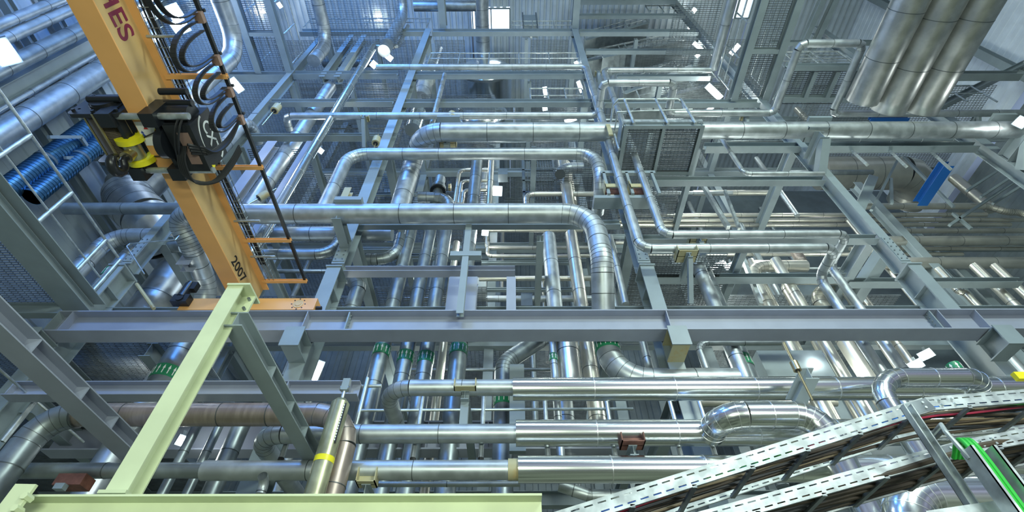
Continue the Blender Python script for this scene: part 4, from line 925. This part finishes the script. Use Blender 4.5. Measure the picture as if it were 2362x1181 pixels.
# blue monorail and right hand clutter
ybeam('bright blue monorail beam piece in the upper right',2146,2170,430,11.0,6.75,8.0,.22,'blue_steel',name='blue_beam')
B('blue beam end just under the overhead ducts',2010,2100,268,272,280,6.6,'blue_steel',name='blue_beam')
for i,(a,b) in enumerate((((1965,348),(2000,380)),((2053,348),(2090,384)),((2150,352),(2192,390)))):
    p=atY(*a,6.6); tag(mk('channel_strut',MB().bar(p,atY(*b,5.8),.06,.06),'galv_rough',sm=False),'galvanised channel strut hanging below the level beam, %s of three'%('left','middle','right')[i],'strut','three channel struts')
for i,(a,b) in enumerate((((2075,360),(2010,485)),((2085,362),(2200,478)),((2055,412),(2057,470)),((2190,520),(2362,405)),((2198,492),(2240,528)))):
    tag(mk('angle_brace',MB().bar(atY(*a,8.3),atY(*b,8.3),.07,.07),'grey_paint',sm=False),'thin grey angle brace in the right bay, '+('leaning left','leaning right','upright','rising to the frame edge','short below the stack')[i],'brace')
for i,(a,b,w_) in enumerate((((1612,412),(1680,525),.12),((1672,440),(1705,528),.08),((1695,545),(1755,703),.1),((2052,560),(1950,720),.3),((1665,560),(1745,720),.0),((2010,415),(1975,500),.3))):
    if w_: p=atY(*a,7.9 if i!=3 else 7.2); tag(mk('diagonal_brace',MB().bar(p,atY(*b,7.9 if i!=3 else 8.6),w_,w_*.8),'galv_rough' if i<3 else 'grey_paint',sm=False),'diagonal strut, '+('long bright one below the platform beam','thin one crossing the stainless runs','bright tube by the copper bend','wide grey one left of the right column','','grey one under the drum pipe')[i],'brace')
xbeam('interior beam behind the bent uprights below the copper bend',1500,1960,630,640,655,7.6)
xbeam('interior beam behind the right crane column',1960,2362,640,650,665,7.8)
# foreground frame: thin pipe rail between bottom pipes
tag(mk('rail_tube',MB().tube([atY(825,947,6.2),atY(1460,943,6.2)],.02,8),'galv_rough'),'thin horizontal rail tube between the upper and middle bottom pipes','railing')
tag(mk('rail_tube',MB().tube([atY(820,891,6.3),atY(880,890,6.3)],.025,8),'galv_rough'),'short rail tube at the elbow of the upper bottom pipe','railing')
for i,(u,v) in enumerate(((832,935),(968,965),(1114,965),(1258,945),(1402,945),(1550,945),(1615,935))):
    a=atY(u,v,6.2); o=tag(mk('rail_post',MB().tube([a-Z_*.4,a+Z_*.45],.03,10),'galv_rough'),'slim galvanised post between the bottom pipes, %s from the left'%('first','second','third','fourth','fifth','sixth','seventh')[i],'post','posts between the bottom pipes')
B('pale wall plate strip left of the bright bottom pipes',1180,1205,840,990,1000,7.0,b=.1) if 0 else None
p0=atY(1192,840,6.9); p1=mv(p0,2,v=1040); tag(mk('plate_strip',MB().box((p0.x-.12,6.9,p1.z),(p0.x+.12,7.0,p0.z)),'grey_paint',sm=False),'pale flat upright strip behind the jacket ends of the bottom pipes','column')
# rod and impulse line by the left column
tag(mk('impulse_line',MB().tube([atY(432,522,6.0),atY(405,553,6.0),atY(300,562,6.2),atY(292,568,6.2),atY(333,632,6.0)],.012,6),'galv_rough'),'thin bent tube crossing the outermost left column','tube')
tag(mk('brace_tube',MB().tube([atY(315,655,6.2),atY(355,712,6.2)],.03,8),'cream_paint'),'short olive tube leaning beside the left crane column','tube')
# ================================================================ CABLE TRAYS
TY=3.2
def tray(nm,label,a,b,c,w_v,hpx,lab2):
    o=root('cable_tray',label,'cable tray'); A,Bp,Cc=[atY(u,v,TY) for u,v in (a,b,c)]
    hh=hpx*depth(Bp)/F; W=.46
    for y,s in ((0,1),(W,-1)):
        for p,q in ((A,Bp),(Bp,Cc)):
            d=(q-p).normalized(); nn=Y_.cross(d) if Y_.cross(d).z>0 else -Y_.cross(d)
            mb=MB(); L=(q-p).length; P=lambda t,h:p+d*t+nn*h+Y_*y
            k=int(L/.088); st=L/k
            def pl(t0,t1,h0,h1,mi=0): mb.add([P(t0,h0),P(t1,h0),P(t1,h1),P(t0,h1),P(t0,h0)+Y_*.003,P(t1,h0)+Y_*.003,P(t1,h1)+Y_*.003,P(t0,h1)+Y_*.003],[(0,1,2,3),(7,6,5,4),(0,4,5,1),(3,2,6,7)],mi)
            # solid strips with two rows of slots left open
            for h0,h1 in ((0,hh*.18),(hh*.27,hh*.71),(hh*.80,hh)): pl(0,L,h0,h1)
            for r0,r1 in ((hh*.18,hh*.27),(hh*.71,hh*.80)):
                for j in range(k): pl(j*st+st*.64,(j+1)*st,r0,r1)
            for h in (0,hh): mb.bar(P(0,h)+Y_*s*.008,P(L,h)+Y_*s*.008,.018,.004,nn)
            mk('side_rail',mb,'galv_rough',o,sm=False)
    for p,q in ((A,Bp),(Bp,Cc)):
        L=(q-p).length; n=max(2,int(L/.42))
        for j in range(n): c_=p+(q-p)*((j+.5)/n); mk('rung',MB().bar(c_+Z_*.0,c_+Y_*W,.03,.02),'dull_galvanised',o,sm=False)
    jp=Bp+V((0,-.006,0)); mk('joint_plate',MB().bar(Bp-(Bp-A).normalized()*.22+Z_*hh*.5-Y_*.005,Bp+Z_*hh*.5-Y_*.005,.004,hh*.9,Y_.cross(Bp-A)),'dull_galvanised',o,sm=False)
    for k,t in enumerate((-.16,-.06,.08,.18)):
        c_=Bp+((Bp-A).normalized()*t if t<0 else (Cc-Bp).normalized()*t)
        for h in (.3,.7): mk('bolt',MB().tube([c_+Z_*hh*h-Y_*.016,c_+Z_*hh*h],.009,8),'galv_rough',o)
    return A,Bp,Cc,W,hh
T1=tray('a','upper galvanised cable tray climbing to the right with slotted side',(1230,1240),(2155,945),(2480,918),0,32,'')
T2=tray('b','lower galvanised cable tray climbing to the right with slotted side',(1330,1300),(2250,1043),(2480,1000),0,31,'')
T3A,T3B=atY(2230,1180,3.1),atY(2480,1150,3.1)
o=root('cable_tray','third cable tray end at the lower right corner','cable tray'); mk('side_rail',MB().bar(atY(2150,1200,3.0),atY(2480,1150,3.0),.004,.1,Y_.cross(V((1,0,.1)))),'galv_rough',o,sm=False)
def cables(T,items,n0):
    A,Bp,Cc,W,hh=T
    for i,(y,z,r,m,nm) in enumerate(items):
        rr=random.Random(n0+i); pts=[]
        for t in range(17):
            s=t/16; p=A+(Bp-A)*(s/.72) if s<.72 else Bp+(Cc-Bp)*((s-.72)/.28)
            pts.append(p+V((0,y+.03*math.sin(s*7+i)+rr.uniform(-.008,.008),z+.012*math.sin(s*9+i*2))))
        tag(mk('cable',MB().tube(pts,r,7),m),nm,'cable','cables in the trays')
it=[(.04,.03,.009,'cable_blue','blue cable along the near edge of the upper tray'),(.07,.05,.008,'cable_green','dark green cable in the upper tray'),(.10,.03,.008,'cable_red','red cable in the upper tray')]
for k in range(13): it.append((.12+.024*k,.03+.012*(k%3),.012,('cable_brown','cable_tan','cable_brown','black_rubber')[k%4],'brown cable in the upper tray, %s from the near edge'%('fourth','fifth','sixth','seventh','eighth','ninth','tenth','eleventh','twelfth','thirteenth','fourteenth','fifteenth','sixteenth')[k]))
cables(T1,it,5)
cables(T2,[(.03+.032*k,.03+.008*(k%3),.019,('cable_brown','black_rubber','cable_brown')[k%3],'dark cable in the lower tray, %s from the near edge'%('first','second','third','fourth','fifth','sixth','seventh','eighth','ninth','tenth','eleventh','twelfth','thirteenth','fourteenth')[k]) for k in range(14)],40)
# upright channel in front and the green cable ladder
def upright(u,v,Y,v2): a=atY(u,v,Y); return a,mv(a,2,v=v2)
a,b=upright(2090,935,3.05,1300); o=root('channel_support','galvanised upright channel post in front of the trays','post')
q=MB(); 
for s in (-.03,.022): q.box((a.x+s,3.03,b.z),(a.x+s+.008,3.08,a.z))
q.box((a.x-.03,3.076,b.z),(a.x+.03,3.08,a.z)); mk('channel',q,'galv_rough',o,sm=False)
q=MB()
for k in range(14): z=a.z-.05-k*.1; q.box((a.x-.008,3.07,z-.03),(a.x+.008,3.077,z))
mk('channel_slots',q,'black_paint',o,sm=False)
a,b=upright(2235,1030,2.85,1300); o=root('cable_ladder','upright cable ladder holding thick green cables at the right corner','cable tray')
for dx in (-.005,.13): q=MB().box((a.x+dx,2.83,b.z),(a.x+dx+.006,2.93,a.z)).box((a.x+dx,2.83,b.z),(a.x+dx+.022,2.836,a.z)); mk('side_rail',q,'galv_rough',o,sm=False)
for k in range(4): mk('rung',MB().box((a.x,2.92,a.z-.1-k*.28),(a.x+.13,2.94,a.z-.07-k*.28)),'dull_galvanised',o,sm=False)
mk('top_loop',MB().tube([(a.x,2.9,a.z-.05),(a.x-.03,2.9,a.z+.12),(a.x+.02,2.95,a.z+.2),(a.x+.12,3.2,a.z+.25)],.014,8),'galv_rough',o)
for k in range(3):
    x=a.x+.03+.028*k; tag(mk('green_cable',MB().tube(curve([(x+.08,3.12,a.z+.06),(x+.05,3.0,a.z+.10),(x+.01,2.91,a.z+.07),(x,2.88,a.z-.05),(x,2.88,(a.z+b.z)/2),(x,2.88,b.z)]),.014,10),'cable_green'),'thick bright green cable on the upright ladder, %s'%('left','middle','right')[k],'cable','thick green cables')
tag(mk('yellow_tip',MB().box(atY(2345,872,4.2)-V((0,.02,.02)),atY(2362,862,4.2)+V((.05,.03,.01))),'yellow_paint'),'yellow bracket tip at the right frame edge above the tray','bracket')
pipe('bright curved duct in the lower right corner behind the trays',(2110,1230,4.6),(('z',1150),('x',2480)),85,'aluminium',hv='v',es=6,bend=.9,r=.2)
# ================================================================ LAMPS
def flood(label,u,v,Y,w_=.3,h_=.18,glow='lamp_glow',pw=30,col=(.93,1,.97),tilt=0):
    p=atY(u,v,Y); d=(EYEV+V((0,2,0))-p).normalized(); o=root('flood_lamp',label,'lamp'); mm=d.to_track_quat('-Z','Y').to_matrix()
    def tr(b): b.v=[tuple(p+mm@V(x)) for x in b.v]; return b
    mk('housing',tr(MB().box((-w_/2-.02,-h_/2-.02,0),(w_/2+.02,h_/2+.02,.1))),'dark_paint',o,sm=False)
    mk('lens',tr(MB().box((-w_/2,-h_/2,-.012),(w_/2,h_/2,0))),glow,o,sm=False)
    mk('yoke',tr(MB().bar((0,0,.1),(0,.12,.3),.05,.02)),'dull_galvanised',o,sm=False)
    l=bpy.data.lights.new('lamp_light','POINT'); l.energy=pw*.45; l.color=col; l.shadow_soft_size=.12
    lo=bpy.data.objects.new('lamp_light',l); COL.objects.link(lo); lo.location=p+d*.25
    return o
L=[(403,28,4.4,.4,.34,'lamp_glow_blue',260,'big bluish flood lamp behind the cable loops, upper one'),(416,62,4.6,.34,.4,'lamp_glow_blue',160,'second bluish lamp under the big flood lamp'),
(545,197,5.2,.34,.16,'lamp_glow',90,'flood lamp beside the festoon trolleys'),(606,26,6.6,.2,.14,'lamp_glow',60,'left of two lamps at the top left'),(645,12,6.6,.22,.16,'lamp_glow',60,'right of two lamps at the top left'),
(733,127,6.2,.24,.12,'lamp_glow',80,'lamp on a thin arm by the outermost column'),(850,39,7.5,.2,.16,'lamp_glow',50,'left lamp by the S shaped pipe'),(873,42,7.5,.22,.14,'lamp_glow',50,'right lamp by the S shaped pipe'),
(862,149,6.5,.18,.2,'lamp_glow',60,'lamp at the left end of the header pipe'),(898,133,6.8,.22,.18,'lamp_glow',60,'lamp above the header pipe'),(737,346,7.2,.2,.12,'lamp_glow',60,'lamp behind the thin bright upright'),
(1258,212,8.0,.14,.36,'lamp_glow',90,'tall lamp right of the vessels'),(1257,250,8.0,.16,.14,'lamp_glow',50,'small lamp under the tall lamp'),(1329,146,6.8,.1,.12,'lamp_glow',40,'lamp at the header elbow'),(1338,200,7.4,.12,.4,'lamp_glow',50,'slim lamp left of the bent uprights'),
(1601,24,7,.2,.2,'lamp_glow',60,'lamp at the head of the stair'),(1593,64,7,.18,.2,'lamp_glow',60,'lamp below the stair head'),(1613,110,7,.14,.6,'lamp_glow',70,'long slanted lamp by the upper right pipe'),(1609,128,7,.14,.14,'lamp_glow',30,'small lamp under the long slanted lamp'),
(1647,212,6.9,.18,.62,'lamp_glow',150,'brightest tall lamp right of the square pipe loop'),(1638,251,6.8,.2,.1,'lamp_glow',40,'small lamp under the brightest tall lamp'),(1695,114,8.0,.5,.2,'lamp_glow',50,'lamp seen through the upper right grating'),
(8,121,2.4,.3,.22,'lamp_glow_blue',60,'lamp on the left wall at the frame edge'),(733,856,8.2,.1,.38,'lamp_glow',60,'upright tube lamp under the runway at the left'),(1119,537,8.0,.14,.12,'lamp_glow',70,'small star bright lamp under the widest pipe'),
(421,1017,7.2,.12,.12,'lamp_glow',50,'small lamp low on the left behind the uprights'),(1655,612,8.3,.36,.1,'lamp_glow',80,'left half of the twin tube lamp in the right bay'),(1686,612,8.3,.28,.1,'lamp_glow',60,'right half of the twin tube lamp in the right bay'),
(2136,818,7.6,.2,.12,'lamp_glow',70,'upper lamp below the runway at the right'),(2112,842,7.6,.18,.12,'lamp_glow',60,'lower lamp below the runway at the right'),(1884,831,7.9,.1,.1,'lamp_glow',30,'tiny lamp by the grey sheet box'),
(1316,277,8.0,.4,.12,'lamp_glow',40,'flat lamp under the thin long pipe'),(311,791,7.5,.12,.08,'lamp_glow',30,'small lamp just under the runway at the left'),(1140,440,9.2,.5,.3,'lamp_glow',60,'bright panel lamp deep behind the central risers'),(2355,282,5.4,.2,.2,'lamp_glow',40,'lamp at the right frame edge on the fat pipe')]
for u,v,Y,a,b,g,pw,nm in L: flood(nm,u,v,Y,a,b,g,pw,(.6,.76,1) if 'blue' in g else (.93,1,.95))

# caged ladder, thin lines and small boxes in the centre behind the frame
o=root('caged_ladder','dark caged ladder panel behind the mid size elbow in the centre','ladder'); Y=8.2
a=atY(1207,470,Y); b=atY(1275,368,Y); 
for x in (a.x,b.x-.04): mk('stile',MB().box((x,Y,a.z),(x+.07,Y+.07,b.z)),'dark_paint',o,sm=False)
for k in range(5): z=a.z+(b.z-a.z)*k/4; mk('hoop',MB().box((a.x,Y,z-.03),(b.x,Y+.05,z+.03)),'dark_paint',o,sm=False)
q=MB()
for k in range(13): x=a.x+(b.x-a.x)*k/12; q.box((x-.008,Y+.02,a.z),(x+.008,Y+.036,b.z))
mk('bar_screen',q,'dark_paint',o,sm=False)
for i,(u,v,d) in enumerate(((1060,392,9),(1065,417,8),(1070,438,8))):
    pipe('short thin level pipe left of the tall riser, %s'%('top','middle','bottom')[i],(1135,v,8.1),(('x',u),('z',470)),d,'stainless',es=3)
for i,(u,v,w_,h_) in enumerate(((1160,395,22,26),(1320,420,30,18),(905,440,40,10),(1350,640,16,60),(1215,690,26,40),(1110,655,22,50))):
    c=atY(u,v,8.6); k=depth(c)/F; tag(mk('junction_box',MB().box((c.x-w_*k/2,8.6,c.z-h_*k/2),(c.x+w_*k/2,8.9,c.z+h_*k/2)),'grey_paint' if i%2 else 'dark_paint',sm=False),'small grey box deep behind the risers, '+('left of the caged ladder','right of the caged ladder','at the far left of the central bay','right of the widest down pipe','low in the centre','by the lilac posts')[i],'box')
for i,(ua,ub,v,Y) in enumerate(((820,960,448,8.2),(900,1000,590,8.4),(1110,1340,606,9.0),(1120,1345,668,9.0),(800,1000,575,8.8),(1380,1480,545,8.6))):
    xbeam('thin interior beam %s'%('above the widest pipe at the left','behind the risers under the dark beam','below the thin stainless runs','behind the lower thin stainless run','behind the left dark elbow','left of the bent uprights')[i],ua,ub,v-5,v,v+6,Y)

# small deck between the legs of the large pipe loop at the upper right
H=13.5; z=H+EYE; a=atZ(1826,158,z); b=atZ(1988,158,z); y1=6.3
grating('grating deck between the legs of the large pipe loop',a.x,b.x,a.y,y1,H+.2,s=.055)
for y,n in ((a.y,'near'),(y1-.2,'far')): metr('%s edge beam of the small deck inside the large pipe loop'%n,'x',(a.x-.1,y,z),(b.x+.1,y,z),.14,.2)
for x,n in ((a.x,'left'),((a.x*.62+b.x*.38),'left middle'),(a.x*.3+b.x*.7,'right middle'),(b.x,'right')): metr('%s bearer of the small deck inside the large pipe loop'%n,'y',(x,a.y+.1,z+.012),(x,y1-.1,z+.012),.12,.17)
rail('guard rail on the small deck inside the large pipe loop',(a.x+.3,a.y,z+.2),(b.x,a.y,z+.2),1.1,3)
for i,(u,v,v2) in enumerate(((1930,10,120),(1905,0,75))):
    p=atZ(u,v,20+EYE); metr('%s roof brace beside the overhead ducts'%('longer','shorter')[i],'y',(p.x,p.y-1,20+EYE),(p.x-.3,p.y+3.2,20+EYE),.2,.24)
B('roof level tie beam behind the overhead ducts',1780,2070,92,97,106,6.3)
for i,(u,v) in enumerate(((2185,640),(2290,560))):
    p=atY(u,v,8.8); metr('grey column behind the stainless stack at the right, %s one'%('nearer','farther')[i],'z',(p.x,8.8+i*1.2,4),(p.x,8.8+i*1.2,15),.26,.26,cat='column',name='interior_column')
for i,(u0,v0,u1,v1) in enumerate(((2230,440,2300,395),(2262,455,2345,400),(2290,470,2362,425))):
    tag(mk('rack_bar',MB().bar(atY(u0,v0,8.0),atY(u1,v1,8.0),.06,.06),'grey_paint',sm=False),'grey rack bar in the upper right corner of the stainless stack, %s of three'%('left','middle','right')[i],'brace')

grating('dark grating seen below the left end of the runway beam',-11.0,-5.6,6.9,10.6,5.5,s=.045)
metr('grey bearer under the dark grating below the runway left end','y',(-8.1,6.9,5.2+EYE),(-8.1,10.6,5.2+EYE),.2,.28)
metr('second grey bearer under the dark grating below the runway left end','y',(-6.3,6.9,5.2+EYE),(-6.3,10.6,5.2+EYE),.2,.28)

pipe('thin drop pipe from the fat right pipe turning level beside the platform',(1663,318,6.2),(('z',401),('x',1900)),10,'galvanised',hv='v',es=4)
c=atY(1404,305,5.6); tag(mk('pipe_collar',MB().box((c.x-.05,5.5,c.z-.3),(c.x+.05,5.54,c.z+.22)),'cream_paint',sm=False),'cream plate at the platform end of the fat central pipe','collar')
# ================================================================ put every origin at its thing's base
def kids(o): return [c for c in bpy.data.objects if c.parent==o]
ch={}
for o in bpy.data.objects:
    if o.parent: ch.setdefault(o.parent.name,[]).append(o)
for o in [x for x in COL.objects if x.parent is None and x.type in('EMPTY','MESH') and x.get('label')]:
    pts=[]
    def walk(x,M):
        if x.type=='MESH': pts.extend(M@V(c) for c in x.bound_box)
        for c in ch.get(x.name,()): walk(c,M@c.matrix_basis)
    walk(o,Matrix())
    if not pts: continue
    lo=V([min(p[i] for p in pts) for i in range(3)]); hi=V([max(p[i] for p in pts) for i in range(3)])
    b=V(((lo.x+hi.x)/2,(lo.y+hi.y)/2,lo.z))
    if o.type=='MESH': o.data.transform(Matrix.Translation(-b))
    o.location=b
    for c in ch.get(o.name,()):
        c.location=c.location-b
for o in bpy.data.objects:
    for k in ('_g',):
        if k in o.keys(): del o[k]
